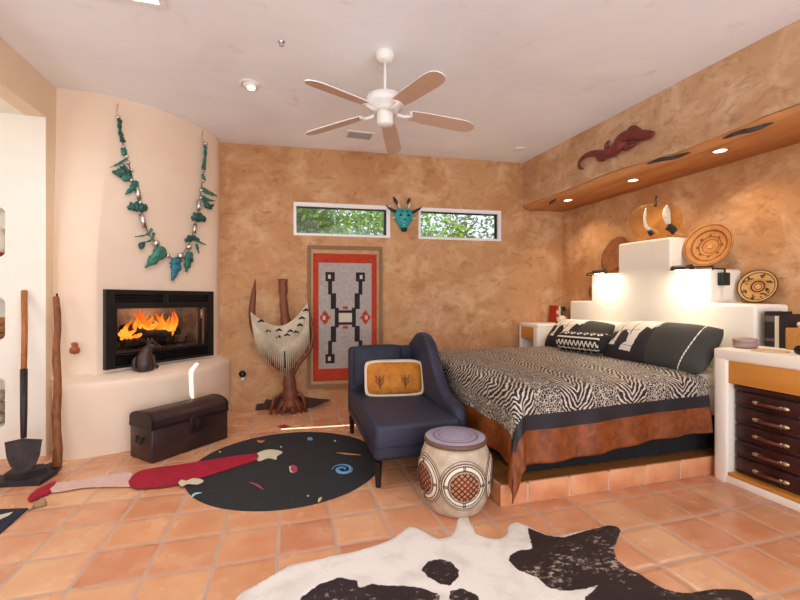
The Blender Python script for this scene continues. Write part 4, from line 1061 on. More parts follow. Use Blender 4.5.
# ================================================================== DRUM STOOL
dc = V((1.045, 2.40, 0))
ds = thing('drum_stool', 'ceramic drum stool with lattice medallions and lavender top on the tiles', 'stool', dc)
dprof = [(.165, .0), (.175, .012), (.185, .03), (.212, .09), (.230, .16), (.236, .22), (.232, .28), (.218, .345), (.196, .40), (.188, .415)]
MB().lathe(dprof, dc, n=64).build('body', m_cream, ds)
MB().lathe([(.188, .415), (.198, .418), (.203, .428), (.200, .441), (.19, .447), (.145, .448), (.14, .4485), (.135, .4485), (.105, .449), (.10, .4495), (.0, .4495)], dc, mi=[1, 1, 1, 1, 0, 1, 1, 0, 1, 2], n=64, cap=False).build('top', [m_lav, m_drumd, m_lav], ds)
def dr_r(z):
    for (r0, z0), (r1, z1) in zip(dprof, dprof[1:]):
        if z0 <= z <= z1: return lerp(r0, r1, (z-z0)/(z1-z0))
    return dprof[-1][0]
def dmp(phi, a, r, off):   # point at polar (a, r) of the medallion centred at angle phi
    z = .215+r*sin(a); th = phi+r*cos(a)/.225; R = dr_r(z)+off
    return dc+V((R*cos(th), R*sin(th), z))
face = atan2(-dc.y, -dc.x)+radians(14)
for k in range(5):
    phi = face+k*pi*.4
    q = MB()
    def ringm(r0, r1, off, mi, na=44):
        q.grid(lambda s, t: dmp(phi, 2*pi*s, lerp(r0, r1, t), off*(1 if 0 < t < 1 else .35)), na, 3, mi)
    ringm(.146, .150, .003, 1); ringm(.130, .137, .005, 1); ringm(.124, .130, .006, 0); ringm(.117, .124, .006, 1); ringm(.098, .117, .005, 0); ringm(.091, .098, .007, 1); ringm(.084, .091, .006, 2)
    for a in (0, pi/2, pi, 3*pi/2):
        for s_ in (-.05, .05): q.tube([dmp(phi, a+s_, .094, .007), dmp(phi, a+s_*.8, .124, .007)], .003, 1, n=5)
    md = q.build('medallion', [m_ivo, m_drumd, m_cream], ds)
    q = MB(); q.grid(lambda s, t: dmp(phi, 2*pi*s, .086*t, .002), 28, 4, 0)
    for i in range(-3, 4):
        c_ = i*.0245; hl = sqrt(max(0, .084**2-c_*c_))
        for d_ in (pi/4, -pi/4):
            P = []
            for j in range(7):
                t = lerp(-hl, hl, j/6); xx, zz_ = t*cos(d_)-c_*sin(d_), t*sin(d_)+c_*cos(d_); P.append(dmp(phi, atan2(zz_, xx), math.hypot(xx, zz_), .004))
            q.tube(P, .0036, 1, n=5)
    part(q.build('lattice', [m_lat, m_latd], md), 'rust lattice inset')

# ================================================================== BACK WALL THINGS
# woven rug on its mount
mt = thing('wall_rug', 'grey woven rug with red border and black stepped design hung on the tan wall', 'rug', onback(345, 388, .03))
fs0, fz1 = sz(307.5, 245.5); fs1, _ = sz(382, 246); _, fz0 = sz(308.5, 388)
def bbox(mb, a, b_, za, zb_, o0, o1, mi=0, bev=0):
    mb.prism([bp(a, za, o1), bp(b_, za, o1), bp(b_, zb_, o1), bp(a, zb_, o1)], -BN*(o1-o0), mi)
q = MB(); bbox(q, fs0+.03, fs1-.03, fz0+.03, fz1-.03, .003, .022); q.build('mount', m_mount, mt)
q = MB(); t = .045
bbox(q, fs0, fs1, fz1-t, fz1, .003, .035); bbox(q, fs0, fs1, fz0, fz0+t, .003, .035); bbox(q, fs0, fs0+t, fz0+t, fz1-t, .003, .035); bbox(q, fs1-t, fs1, fz0+t, fz1-t, .003, .035)
q.build('frame', m_mountf, mt)
rs0, rz1 = sz(313.3, 253.5); rs1, _ = sz(376.2, 253.7); _, rz0 = sz(314.7, 380.5)
W_, Hh = 48, 96
def rug_px(i, j):
    x, y = (i+.5)/W_, (j+.5)/Hh
    if x < .075 or x > .92 or y < .078 or y > .91: return 1
    ym = y if y < .505 else 1.01-y; xm = x if x < .5 else 1.0-x
    if .185 <= xm <= .325 and .148 <= ym <= .218: return 3 if .23 <= xm <= .28 and .168 <= ym <= .198 else 2
    if .225 <= xm < .29 and .212 <= ym < .32: return 2
    if .28 <= xm < .345 and .31 <= ym < .435: return 2
    if .335 <= xm < .40 and .43 <= ym: return 2
    if .39 <= xm and .45 <= ym: return 2 if ym < .47 else 3
    if abs(xm-.18)/.085+abs(ym-.505)/.06 < 1 or (abs(xm-.18) < .03 and abs(ym-.505) < .045) and ym < .51: return 4 if abs(xm-.175) < .02 and abs(ym-.505) < .016 else 1
    if abs(x-.5) < .05 and .415 < ym < .437: return 1
    return 0
q = MB()
def rug_at(a, b_):
    return bp(lerp(rs0, rs1, a), lerp(rz1, rz0, b_), .030+.003*sin(a*11)*sin(b_*7))
q.grid(lambda a, b_: rug_at(a, b_), W_, Hh, lambda a, b_: rug_px(int(a*W_), int(b_*Hh)))
ro = q.build('weaving', [m_ruggrey, m_rugred, m_rugink, m_rugcream, m_rugcream], mt)
so = ro.modifiers.new('thick', 'SOLIDIFY'); so.thickness = .008

# turquoise bull mask between the windows
hc = onback(404, 217, .05)
bm_ = thing('bull_mask', 'turquoise bull-head mask with dark feathers hung between the two windows', 'mask', onback(404, 236, .02))
q = MB(); zv = V((0, 0, 1))
def bmk(x, z, o=0.): return hc+BU*x+zv*z+BN*o
n_ = 12; rows_ = [(.10, .10), (.085, .128), (.045, .134), (-.005, .122), (-.055, .10), (-.10, .072), (-.13, .055), (-.15, .045)]
q.grid(lambda a, b_: (lambda r: bmk(r[1]*cos(pi*a), r[0]+.02*0, .075*sin(pi*a)*(r[1]/.12)**.5-.03))(rows_[min(7, int(b_*7+.5))]), 16, 7)
q.build('face', m_mosaic, bm_)
MB().ball(bmk(0, -.16, .0), (.045, .03, .03)).build('snout', m_horn, bm_)
for s_ in (-1, 1):
    MB().ball(bmk(s_*.05, .015, .045), (.02, .012, .014)).build('eye', m_horn, bm_)
    MB().tube([bmk(s_*.09, .06), bmk(s_*.14, .075), bmk(s_*.20, .11), bmk(s_*.235, .145)], [.022, .02, .014, .004]).build('horn', m_horn, bm_)
    MB().tube([bmk(s_*.11, -.01), bmk(s_*.16, -.015)], [.012, .005]).build('ear', m_quill, bm_)
    fe = MB().tube([bmk(s_*.045, .09), bmk(s_*.075, .17), bmk(s_*.085+(-.03 if s_ < 0 else -.02), .20)], [.010, .014, .012], flat=BN).build('feather', m_quill, bm_)
    xt = -.115 if s_ < 0 else .065
    MB().tube([bmk(s_*.05, .17) if s_ > 0 else bmk(-.08, .16), bmk(xt, .21), bmk(xt*1.15, .25)], [.014, .022, .006], flat=BN).build('tip', m_horn, fe)
for x, z in ((-.03, .06), (.03, .062), (0, -.04)): MB().ball(bmk(x, z, .055), (.015, .01, .009)).build('inlay', m_horn, bm_)

# plug-in night light
pl = onback(243, 376, .004)
nl = thing('night_light', 'round black night light plugged into the tan wall above the floor', 'night light', pl)
MB().box((-.022, 0, -.05), (.022, .008, .05), bev=.004, M4=frame_m(pl-BN*0, BU, BN, zv)).build('plate', m_grey, nl)
MB().ball(pl+BN*.04+zv*.03, .042).build('globe', m_blackg, nl)
MB().box((-.016, .008, -.045), (.016, .035, -.005), bev=.005, M4=frame_m(pl, BU, BN, zv)).build('plug', m_vinyl, nl)

# carved stand with the fringed garment
so_ = .24
def sp_(px, py, off=so_): return onback(px, py, off)
stt = thing('garment_stand', 'carved twisted wood stand carrying a fringed suede garment against the tan wall', 'stand', sp_(290, 406))
MB().tube(cat_rom([sp_(290, 407), sp_(290, 392), sp_(289, 372), sp_(290, 350), sp_(286, 325), sp_(283.5, 300), sp_(283, 279)], 5), [interp([.10, .085, .06, .052, .056, .044, .056], k/30)*(1+.08*sin(k*1.9)) for k in range(31)], n=12).build('trunk', m_stand, stt)
q = MB()
for k in range(9):
    a = k*.7; q.tube([sp_(290, 386)+V((.03*cos(a), .03*sin(a), 0)), sp_(290, 398)+V((.06*cos(a), .045*sin(a), 0)), sp_(290, 405)+V((.12*cos(a), .07*sin(a), -.01)), V((0, 0, .012))+(lambda p: V((p.x+.17*cos(a), p.y+.10*sin(a), 0)))(sp_(290, 408))], [.03, .03, .026, .012], n=8)
q.build('root_base', m_stand, stt)
for x, y, xt, yt in ((270.5, 414, 274, 398), (306, 411.5, 303, 397)):
    p = onz(x, y, .01); MB().tube([p, sp_(xt, yt), sp_((xt+290)/2, yt-4)], [.018, .02, .02]).build('foot', m_stand, stt)
MB().tube(cat_rom([sp_(288, 372), sp_(277, 366), sp_(264, 352), sp_(254, 330), sp_(252, 312), sp_(253.5, 295), sp_(255.5, 279)], 4), [interp([.03, .03, .03, .034, .04, .03, .004], k/24) for k in range(25)]).build('branch', m_stand, stt)
MB().tube(cat_rom([sp_(291, 378), sp_(298, 364), sp_(309, 350), sp_(312.5, 335), sp_(310, 318), sp_(307, 303)], 4), [interp([.03, .028, .03, .028, .022, .012], k/20) for k in range(21)]).build('branch', m_stand, stt)
# suede garment
gt_ = thing('fringed_garment', 'pale suede fringed shawl with dark motifs draped over the carved stand', 'garment', sp_(283, 350, .31))
topc = cat_rom([V((x, y, 0)) for x, y in ((251, 312), (257, 317), (266, 322.5), (276, 326), (284, 325), (292, 320.5), (300, 312.5), (308, 302))], 6)
hem = cat_rom([V((x, y, 0)) for x, y in ((252.5, 326), (258, 334), (266, 340), (275, 345), (285, 354), (294, 345), (302, 337), (309, 324))], 6)
tipc = cat_rom([V((x, y, 0)) for x, y in ((255, 344), (260, 355), (267, 361), (276, 366), (285.5, 378), (294, 365), (302, 357), (309.5, 345))], 6)
def garm(a, b_):
    p = interp(topc, a).lerp(interp(hem, a), b_); return sp_(p.x, p.y, so_+.055+.02*sin(pi*a)+.012*sin(a*21)*b_)
q = MB(); q.grid(garm, 44, 12)
gb = q.build('body', m_suede, gt_); so = gb.modifiers.new('thick', 'SOLIDIFY'); so.thickness = .006
q = MB()
for k in range(64):
    a = (k+.5)/64; h0, t0 = interp(hem, a), interp(tipc, a); ln = 1+.10*sin(k*7.3)
    z0 = so_+.058+.02*sin(pi*a); j = .6*sin(k*3.1)
    st0 = h0.lerp(t0, -.75 if k % 3 == 0 else -.3)
    q.tube([sp_(st0.x, st0.y, z0+.012), sp_(h0.x, h0.y, z0+.014), sp_(h0.x+(t0.x-h0.x)*ln+j, h0.y+(t0.y-h0.y)*ln, z0)], [.006, .006, .004], n=4)
q.build('fringe', m_suede, gt_)
for x, y in ((279, 330), (290.5, 331), (296, 332), (300, 325), (302, 318), (279, 337), (306, 310), (268, 331), (261, 321), (287, 335)):
    p = sp_(x, y, so_+.085); MB().tube([p-BU*.036-zv*.012, p+zv*.008, p+BU*.036-zv*.008], [.005, .015, .005], n=6, flat=BN).build('motif', m_inkm, gt_)
MB().tube([sp_(284.5, 351, so_+.095), sp_(285, 368, so_+.095)], .007).build('stripe', m_inkm, gt_)
# jagged dark brown slab low on the wall behind the stand
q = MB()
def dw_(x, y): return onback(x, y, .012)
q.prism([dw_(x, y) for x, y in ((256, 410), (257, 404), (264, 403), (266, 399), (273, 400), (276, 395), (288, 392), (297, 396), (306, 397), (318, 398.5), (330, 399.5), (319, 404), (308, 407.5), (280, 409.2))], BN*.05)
tag(q.build('dark_slab', m_darkslab), 'low dark jagged slab along the wall base behind the carved stand', 'slab')

# ================================================================== SOFFIT LIGHTS, LIZARD, BASKETS
CL = ['recessed soffit light over the corner nightstand', 'recessed soffit light above the amber gourd on the headboard', 'recessed soffit light over the coiled straw tray and sconce']
can0 = None
for k, (x, y) in enumerate(((568, 200), (633, 180), (720, 150.5))):
    p = onz(x, y, 2.551)
    if can0 is None:
        can0 = thing('recessed_light', CL[0], 'light', p, 'soffit lights')
        MB().lathe([(.062, 0), (.066, -.006), (.05, -.008), (.046, 0)], p, n=28, cap=False).build('trim', m_brass, can0)
        MB().lathe([(.046, -.003), (.0, -.0035)], p, n=28, cap=False).build('bulb', m_can, can0)
        cp = p.copy()
    else: copy_tree(can0, p, CL[k])
    lamp('SPOT', 'soffit_spot', p-V((0, 0, .03)), 16, (1, .76, .48), (.12, 0, -1), spot_size=radians(125), spot_blend=.8, shadow_soft_size=.04)

lz = thing('lizard_carving', 'red carved wooden lizard on the plaster face above the wooden beam', 'carving', onsoffit(617, 150, .02))
def zl_(pts): return [onsoffit(560+x/7.273, 110+y/7.273, .042) for x, y in pts]
P = cat_rom(zl_([(172, 425), (147, 424), (138, 395), (152, 362), (190, 330), (250, 315), (330, 320), (385, 300), (425, 262), (445, 215), (490, 188), (545, 182), (610, 185), (655, 178), (690, 160)]), 5)
rad = [.006, .016, .02, .022, .026, .033, .042, .06, .072, .066, .056, .048, .048, .04, .008]
n_ = len(P)
q = MB(); q.tube(P, [interp(rad, k/(n_-1)) for k in range(n_)], n=12, flat=SOF_N)
for L_ in ([(500, 185), (512, 140), (545, 135), (590, 150)], [(470, 225), (478, 275), (520, 255), (570, 232)], [(385, 300), (340, 285), (345, 245), (362, 225)], [(345, 325), (320, 350), (285, 355), (268, 345)]):
    Q = cat_rom(zl_(L_), 4); q.tube(Q, [interp([.03, .032, .028, .012], k/(len(Q)-1)) for k in range(len(Q))], n=8, flat=SOF_N)
q.build('body', m_lizard, lz)
for x, y in ((655, 165), (650, 188)):
    p = onsoffit(560+x/7.273, 110+y/7.273, .05); MB().ball(p, .008).build('eye', m_horn, lz)

def tray(name, label, c, R, nrmv, rings, mats, group=None, pattern=None, deep=.05):
    z = V(nrmv).normalized(); x = V((0, 0, 1)).cross(z).normalized(); y = z.cross(x); M4 = frame_m(c, x, y, z)
    q = MB(); prof = []; mis = []
    for k, (r, d, mi) in enumerate(rings): prof.append((r*R, d*R)); mis.append(mi)
    back = [(r, d-.014) for r, d in prof[::-1]]
    q.lathe(prof+[(prof[-1][0]*.99, prof[-1][1]-.012)]+back[1:], (0, 0, 0), mis+[mis[-1]]*(len(back)+1), n=56, cap=False)
    q.v = [M4 @ v_ for v_ in q.v]
    if pattern: pattern(q, M4, R)
    # coil ridges
    return tag(q.build(name, mats), label, 'basket', group), M4
bmats = [m_basket, m_basketd, m_basketk, m_basketl]
def pat_big(q, M4, R):
    for k in range(8):
        a = k*pi/4; q.prism([M4 @ V((r*R*cos(t), r*R*sin(t), .0+d*R)) for r, t, d in ((.44, a-.1, .055), (.54, a-.05, .075), (.54, a+.12, .075), (.44, a+.2, .055))], M4.to_3x3() @ V((0, 0, .006)), 1)
    q.prism([M4 @ V((x*R, y*R, .012*R)) for x, y in ((-.09, -.09), (.09, -.09), (.09, .09), (-.09, .09))], M4.to_3x3() @ V((0, 0, .006)), 3)
cb = V((3.715, 2.79, 1.60))
nb = V((-.82, -.5, .34)).normalized()
RB = .205
tray('straw_tray', 'large coiled straw tray leaning on the shoulder of the headboard above the sconce', V((3.72, 2.765, 1.808)), RB, (-.92, -.14, .24),
     [(.0, .0, 0), (.3, .0, 1), (.34, .01, 0), (.42, .05, 1), (.46, .06, 0), (.58, .09, 0), (.66, .12, 1), (.74, .16, 0), (.9, .23, 1), (.94, .25, 0), (1., .27, 1)], bmats, None, pat_big)
def pat_small(q, M4, R):
    random.seed(3)
    for a in (.5, 1.15, 2.2, 2.7, 3.6, 4.4, 5.3, 5.8):
        for k in range(5):
            t = a+random.uniform(-.22, .22); r = random.uniform(.52, .76); s_ = .045
            q.prism([M4 @ V((r*R*cos(t)+dx*R, r*R*sin(t)+dy*R, .10*R)) for dx, dy in ((-s_, -s_*.6), (s_, -s_*.6), (s_, s_*.6), (-s_, s_*.6))], M4.to_3x3() @ V((0, 0, .006)), 2)
tray('straw_plate', 'small round straw plate with black figures on the lowest headboard step', V((3.79, 2.425, 1.432)), .142, (-.93, -.12, .25),
     [(.0, .0, 3), (.16, .0, 2), (.2, .0, 0), (.28, .01, 2), (.36, .02, 0), (.46, .05, 3), (.80, .07, 2), (.85, .08, 3), (.95, .13, 2), (1., .14, 1)], bmats, None, pat_small)
tray('dark_tray', 'plain dark brown round tray half hidden behind the top headboard block', V((3.70, 3.83, 1.845)), .215, (-.95, .1, .28),
     [(0, 0, 0), (.5, .0, 0), (.9, .1, 0), (1., .16, 0)], [m_basketd])
tray('dark_plate', 'small dark brown round plate on the headboard step beside the corner books', V((3.74, 4.165, 1.462)), .145, (-.95, .1, .25),
     [(0, 0, 0), (.5, .0, 0), (.9, .1, 0), (1., .16, 0)], [m_basketd])

# amber gourd and feathers on top of the headboard
gc = V((3.645, 3.27, 1.94))
gd = thing('amber_gourd', 'translucent amber gourd with stem standing on the top headboard block', 'gourd', gc)
Mg = Matrix.Rotation(0, 4, 'Z')
q = MB()
gdir = V((ray(657, 215).x, ray(657, 215).y, 0)).normalized(); gx = V((gdir.y, -gdir.x, 0)); Mg = frame_m(gc, gx, gdir, V((0, 0, 1)))
gp_ = [(.06, .0), (.13, .02), (.19, .08), (.222, .17), (.218, .25), (.18, .33), (.11, .365), (.05, .36), (.02, .35)]
vs = []; fs = []; nn = 40
for r, z in gp_:
    for k in range(nn):
        a = 2*pi*k/nn; rr = r*(1+.035*cos(a*8)); vs.append(Mg @ V((rr*cos(a), .42*rr*sin(a), z)))
for i in range(len(gp_)-1):
    for k in range(nn): fs.append((i*nn+k, i*nn+(k+1) % nn, (i+1)*nn+(k+1) % nn, (i+1)*nn+k))
fs.append(tuple(range(nn))[::-1]); fs.append(tuple((len(gp_)-1)*nn+k for k in range(nn)))
q.add(vs, fs, 0, True); q.build('shell', m_amber, gd)
MB().tube([Mg @ V(p) for p in ((.0, 0, .345), (.005, 0, .39), (.0, 0, .42), (.012, 0, .445))], [.016, .011, .010, .013]).build('stem', m_bronze, gd)
def fr_(x, y, off): 
    p = onplane(x, y, Mg @ V((0, -off, 0)), gdir); return p
fo = .125
def px8(x, y): return (620+x/8.575, 180+y/8.575)
for lb, pl_, tf, ft in (('slim curved white feather standing before the amber gourd', [(222, 240), (214, 300), (212, 350), (225, 400), (265, 430)], [(245, 435), (275, 472)], [(270, 420), (310, 445), (325, 462)]),
                        ('broad upright white feather with dark tuft before the amber gourd', [(402, 215), (398, 260), (402, 320), (415, 380)], [(405, 400), (455, 425), (430, 450)], [(460, 440), (520, 470), (580, 484)])):
    f0 = fr_(*px8(*tf[-1]), fo)
    fe = thing('feather_bundle', lb, 'feather', V((f0.x, f0.y, 1.936)))
    P = cat_rom([fr_(*px8(*p), fo) for p in pl_], 4); wide = 'broad' in lb
    q = MB(); q.tube(P, [interp([.006, .026, .036, .03, .02] if wide else [.006, .014, .014, .018, .02], k/(len(P)-1)) for k in range(len(P))], n=10, flat=gdir); q.build('plume', m_feather, fe)
    q = MB(); Q = [fr_(*px8(*p), fo+.005) for p in tf]; q.tube(cat_rom(Q, 4) if len(Q) > 2 else Q, [.034]*9 if wide else [.018, .022], n=10); q.build('tuft', m_tuft, fe)
    Q = cat_rom([fr_(*px8(*p), fo+.0) for p in ft], 4); MB().tube(Q, [interp([.014, .02, .008], k/(len(Q)-1)) for k in range(len(Q))]).build('quill', m_tan, fe)

# swing-arm sconces
def sconce(ys, ybr, sgn, label, zb_):
    br = V((3.607, ybr, zb_)); sh_ = V((3.375, ys, zb_+.085))
    o = thing('swing_arm_sconce', label, 'lamp', br, 'bedside sconces')
    MB().box((br.x-.045, min(br.y, br.y-sgn*.045), br.z-.055), (br.x+.045, max(br.y, br.y-sgn*.045), br.z+.055), bev=.006).build('bracket', m_greenb, o)
    q = MB(); e1 = V((br.x, br.y-sgn*.03, br.z+.05)); e2 = e1+V((0, 0, .035)); e3 = V((3.47, br.y-sgn*.03, br.z+.085)); e4 = e3+V((0, 0, .022))
    q.tube([e1, e2], .008); q.tube([e2, e3], .0065); q.tube([e3-V((0, 0, .01)), e4], .008); q.tube([e4, V((sh_.x, sh_.y-sgn*.06, e4.z))], .0065)
    q.build('arm', m_greenb, o)
    top = V((sh_.x, sh_.y, e4.z))
    q = MB(); n = 14; P = []
    for j in range(n+1):
        a = pi*j/n; P.append((-cos(a)*.048, sin(a)*.045-.022))
    q.grid(lambda a, b_: V((top.x+P[int(round(a*n))][0]*(1-.25*abs(2*b_-1)**3), top.y+(b_-.5)*.17, top.z+P[int(round(a*n))][1])), n, 8)
    for y_ in (-.085, .085): q.add([(top.x+a*.75, top.y+y_, top.z+c_) for a, c_ in P], [tuple(range(n+1))], 0)
    s_ = q.build('shade', m_bronze, o); so = s_.modifiers.new('thick', 'SOLIDIFY'); so.thickness = .003
    q = MB(); q.tube([top+V((0, -.06, -.012)), top+V((0, .06, -.012))], .013, n=12); q.build('bulb', m_bulb, o)
    q = MB(); q.tube([br+V((0, -sgn*.02, -.055)), br+V((.0, -sgn*.015, -.16))], .003, n=6); q.build('pull_cord', m_vinyl, o)
    lamp('AREA', 'sconce_light', top+V((0, 0, -.035)), 3, (1, .88, .7), (.25, 0, -1), shape='RECTANGLE', size=.06, size_y=.14)
    return o
sconce(2.76, 2.590, 1, 'bronze swing-arm sconce above the printed sham beside the leather chest', 1.50)
sconce(3.74, 4.012, -1, 'bronze swing-arm sconce above the black patterned bolster', 1.53)

# ================================================================== NIGHTSTAND TOP THINGS
bx_ = thing('ceramic_box', 'small round pinkish ceramic lidded box on the nightstand', 'box', (3.267, 2.19, NT))
MB().lathe([(.06, 0), (.072, .008), (.074, .03), (.072, .046)], (3.267, 2.175, NT+.001)).build('base', m_cer, bx_)
MB().lathe([(.074, .047), (.076, .06), (.07, .07), (.02, .076), (.0, .076)], (3.267, 2.175, NT+.001), cap=False).build('lid', m_cer, bx_)
mp_ = onz(787, 351.5, NT)
tag(MB().lathe([(.10, 0), (.102, .003), (.10, .006)], (3.21, 1.98, NT+.001), n=36).build('straw_mat', m_paper), 'flat round straw mat on the nightstand by the wicker box', 'mat')
def book(name, a, b_, mcov, label, cat='book', group=None, spine=None, axis='x', extra=None):
    """a, b_: box corners; spine faces -x or -y"""
    o = thing('book', label, 'book', ((a[0]+b_[0])/2, (a[1]+b_[1])/2, a[2]), group)
    t_ = .004
    q = MB()
    if axis == 'x':
        q.box((a[0], a[1], a[2]), (b_[0], a[1]+t_, b_[2])); q.box((a[0], b_[1]-t_, a[2]), (b_[0], b_[1], b_[2])); q.box((a[0], a[1]+t_, a[2]), (a[0]+t_, b_[1]-t_, b_[2]))
        r = (a[0]+t_, a[1]+t_, a[2]+.004), (b_[0]-.005, b_[1]-t_, b_[2]-.004)
    else:
        q.box((a[0], a[1], a[2]), (a[0]+t_, b_[1], b_[2])); q.box((b_[0]-t_, a[1], a[2]), (b_[0], b_[1], b_[2])); q.box((a[0]+t_, a[1], a[2]), (b_[0]-t_, a[1]+t_, b_[2]))
        r = (a[0]+t_, a[1]+t_, a[2]+.004), (b_[0]-t_, b_[1]-.005, b_[2]-.004)
    q.build('cover', mcov, o); part(MB().box(*r).build('pages', m_bookp, o), 'cream page block')
    if extra:
        for z0, z1 in extra[0]:
            q = MB()
            if axis == 'x': q.box((a[0]-.001, a[1]+.006, a[2]+z0), (a[0], b_[1]-.006, a[2]+z1))
            else: q.box((a[0]+.004, a[1]-.001, a[2]+z0), (b_[0]-.004, a[1], a[2]+z1))
            q.build('spine_print', extra[1], o)
    return o
bz_ = NT+.001
book('b', (3.515, 2.135, bz_), (3.70, 2.205, bz_+.268), m_booka, 'thick dark book with rose spine print standing against the headboard end', group='books on the plaster nightstand', extra=([(.045, .065), (.19, .235)], m_bookpk))
book('b', (3.505, 2.105, bz_), (3.70, 2.132, bz_+.235), m_bookc, 'thin ivory-spined book between two dark books on the nightstand', group='books on the plaster nightstand')
b3 = book('b', (3.50, 2.045, bz_), (3.71, 2.102, bz_+.250), m_booka, 'dark book with pale cover lettering behind the wicker box', group='books on the plaster nightstand')
wk = thing('wicker_box', 'square golden wicker tissue box on the nightstand in front of the books', 'box', (3.53, 1.95, NT))
MB().box((3.45, 1.87, bz_), (3.61, 2.035, bz_+.155), bev=.008).build('body', m_wick, wk)
q = MB(); random.seed(5)
q.ball((3.53, 1.95, bz_+.175), (.055, .05, .035), fn=lambda p: p*(1+.35*mnoise.noise(p*3.5)), u=20, v=14); part(q.build('tissue', m_sheet, wk), 'white tissue')
dv = thing('black_case', 'small rounded black case at the front of the nightstand', 'case', (3.20, 1.80, NT))
q = MB(); q.box((3.17, 1.70, bz_), (3.235, 1.835, bz_+.06), bev=.026, seg=4); q.build('shell', m_blackg, dv)
MB().tube([(3.2025, 1.71, bz_+.061), (3.2025, 1.80, bz_+.061)], .003).build('seam', m_grey, dv)
# corner nightstand books
bz2 = 1.011; xx = 3.475; yb = back_y(3.5)-.20
BK = [(.035, .235, m_bookr, 'red book with ivory spine bands in the row on the corner nightstand', ([(.03, .08), (.12, .17)], m_bookc)), (.03, .225, m_bookc, 'slim ivory book in the row on the corner nightstand', None),
      (.032, .20, m_bookg, 'olive book in the row on the corner nightstand', None), (.04, .215, m_booka, 'black book in the row on the corner nightstand', ([(.04, .16)], m_bookt)), (.045, .19, m_bookt, 'tan book at the headboard end of the row on the corner nightstand', None)]
for w__, h__, m__, lb, ex in BK:
    book('b', (xx, yb, bz2), (xx+w__, yb+.15, bz2+h__), m__, lb, group='books on the corner nightstand', axis='y', extra=ex); xx += w__+.003
q = MB(); jp = V((3.47, 4.50, bz2)); q.lathe([(.03, 0), (.055, .02), (.062, .055), (.05, .09), (.02, .105), (.0, .106)], jp, cap=True)
tag(q.build('white_jar', m_pot), 'small round white jar before the books on the corner nightstand', 'jar')

# ================================================================== CEILING THINGS
fc = V((.716, 2.967, 0))
fan = thing('ceiling_fan', 'white five-bladed ceiling fan hanging from the ceiling on a rod', 'fan', fc+V((0, 0, CZ)))
MB().lathe([(.065, 0), (.07, -.02), (.066, -.055), (.045, -.075), (.018, -.082)], fc+V((0, 0, CZ)), n=32).build('canopy', m_fanw, fan)
MB().tube([fc+V((0, 0, CZ-.07)), fc+V((0, 0, 2.86))], .012).build('rod', m_fanw, fan)
MB().lathe([(.03, .12), (.10, .11), (.14, .09), (.148, .05), (.142, .025), (.11, .015), (.10, -.01), (.09, -.02)], fc+V((0, 0, 2.76)), n=36).build('motor', m_fanw, fan)
MB().lathe([(.093, -.012), (.098, -.012), (.098, .018), (.093, .018)], fc+V((0, 0, 2.765)), n=36, cap=False).build('vent_ring', m_bronze, fan)
MB().lathe([(.055, .0), (.062, -.015), (.062, -.085), (.05, -.10), (.0, -.102)], fc+V((0, 0, 2.74)), n=28).build('switch_housing', m_fanw, fan)
for k in range(5):
    a = radians(69+72*k); rd = V((cos(a), sin(a), 0)); td = V((-sin(a), cos(a), 0)); pitch = radians(-13)
    td2 = td*cos(pitch)+zv*sin(pitch); c0 = fc+V((0, 0, 2.735))
    q = MB(); q.tube([c0+rd*.09, c0+rd*.15-zv*.012, c0+rd*.20], [.016, .011, .014]); q.tube([c0+rd*.19+td2*.045, c0+rd*.21, c0+rd*.19-td2*.045], .010)
    q.build('blade_bracket', m_fanw, fan)
    out = [(.20, -.052), (.30, -.062), (.61, -.068), (.67, -.06), (.71, -.035), (.72, 0), (.71, .035), (.67, .06), (.61, .068), (.30, .062), (.20, .052)]
    pts = [c0+rd*r+td2*t-zv*(.09*(r-.2)) for r, t in out]; nz_ = rd.cross(td2).normalized()
    q = MB(); q.prism(pts, nz_*.007); q.mi = [0 if i == 0 else 1 for i in range(len(q.mi))]
    if nz_.z < 0: q.mi = [0 if i == 1 else 1 for i in range(len(q.mi))]
    q.build('blade', [m_fanb, m_fanw], fan)
p = onz(250, 84, CZ)
el = thing('eyeball_light', 'round white eyeball downlight glowing warm on the ceiling', 'light', p)
MB().lathe([(.085, -.001), (.09, -.008), (.07, -.014), (.06, -.004)], p, n=32, cap=False).build('trim', m_fanw, el)
MB().ball(p-V((0, 0, .008)), (.06, .06, .035)).build('eyeball', m_fanw, el)
MB().lathe([(.032, 0), (.0, .004)], p-V((-.01, .01, .0435)), n=20, cap=False).build('bulb', m_can, el)
lamp('SPOT', 'eyeball_spot', p-V((0, 0, .06)), 8, (1, .85, .65), (.2, .3, -1), spot_size=radians(110), spot_blend=.8, shadow_soft_size=.04)
p = onz(359.5, 135, CZ)
vt = thing('ceiling_vent', 'rectangular white air vent in the ceiling behind the fan', 'vent', p)
q = MB()
for a, b_ in (((-.16, -.11), (.16, -.085)), ((-.16, .085), (.16, .11)), ((-.16, -.085), (-.135, .085)), ((.135, -.085), (.16, .085))): q.box((p.x+a[0], p.y+a[1], CZ-.012), (p.x+b_[0], p.y+b_[1], CZ-.001))
q.build('frame', m_fanw, vt)
q = MB()
q.box((p.x-.135, p.y-.085, CZ-.004), (p.x+.135, p.y+.085, CZ-.001))
for k in range(9): q.box((p.x-.135, p.y-.08+k*.019, CZ-.011), (p.x+.135, p.y-.074+k*.019, CZ-.003))
q.build('grille', m_grey, vt)
p = onz(281.5, 41.5, CZ); q = MB(); q.lathe([(.022, 0), (.024, -.004), (.008, -.008), (.007, -.025), (.016, -.028), (.0, -.03)], p, n=20)
tag(q.build('sprinkler_head', m_steel), 'small silver sprinkler head on the ceiling beyond the eyeball downlight', 'sprinkler')
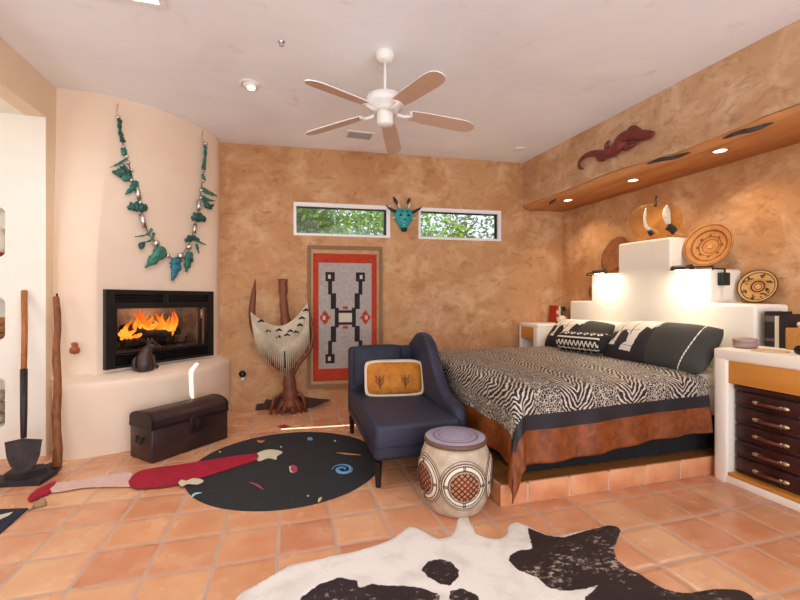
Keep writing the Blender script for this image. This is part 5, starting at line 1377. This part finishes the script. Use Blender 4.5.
p = onz(519.5, 149, CZ); q = MB(); q.lathe([(.07, -.001), (.075, -.008), (.06, -.012), (.0, -.012)], p, n=32)
tag(q.build('round_ceiling_cap', m_fanw), 'flat round white cap on the ceiling near the wall corner', 'cap')

# ================================================================== TREES OUTSIDE
def tree(x, y, h, r, nleaf, m, label, seed):
    rnd = random.Random(seed); o = thing('garden_tree', label, 'tree', (x, y, -.05), 'trees outside the windows')
    q = MB(); q.tube([(x, y, -.05), (x+.1, y, h*.4), (x-.05, y+.1, h*.75)], [.14, .1, .05])
    for k in range(7):
        a = k*2.4; z = h*(.35+.08*k); q.tube([(x, y, z), (x+r*.6*cos(a), y+r*.6*sin(a), z+.5)], [.04, .015], n=6)
    q.build('trunk', m_barkt, o)
    q = MB(); cl = [(x+rnd.gauss(0, r*.5), y+rnd.gauss(0, r*.4), h*.62+rnd.gauss(0, h*.2)) for _ in range(34)]
    for i in range(nleaf):
        cc = cl[i % len(cl)]; p = V((cc[0]+rnd.gauss(0, .28), cc[1]+rnd.gauss(0, .28), cc[2]+rnd.gauss(0, .22)))
        d = V((rnd.gauss(0, 1), rnd.gauss(0, 1), rnd.gauss(0, .7))).normalized(); e_ = d.cross(V((rnd.gauss(0, 1), rnd.gauss(0, 1), rnd.gauss(0, 1)))).normalized(); s = rnd.uniform(.045, .085)
        q.add([p-d*s, p+e_*s*.45, p+d*s, p-e_*s*.45], [(0, 1, 2, 3)], 0)
    q.build('foliage', m, o, fix=False)
TR = 'trees outside the windows'
tree(.25, 7.9, 4.2, .8, 6000, m_leaf, 'leafy bright green tree outside the window above the woven rug', 1)
tree(2.3, 8.2, 4.0, .8, 6000, m_leaf, 'dense green tree outside the window above the chaise', 2)
tree(4.1, 9.3, 3.7, .8, 4200, m_leaf2, 'grey-green tree outside the window closest to the room corner', 3)
tree(-1.5, 10.6, 5.0, 1.1, 5200, m_leaf2, 'grey-green tree seen past the edge of the window above the woven rug', 4)
tree(1.2, 10.9, 5.0, 1.2, 7000, m_leaf2, 'tall grey-green tree standing behind the bright green tree outside', 5)
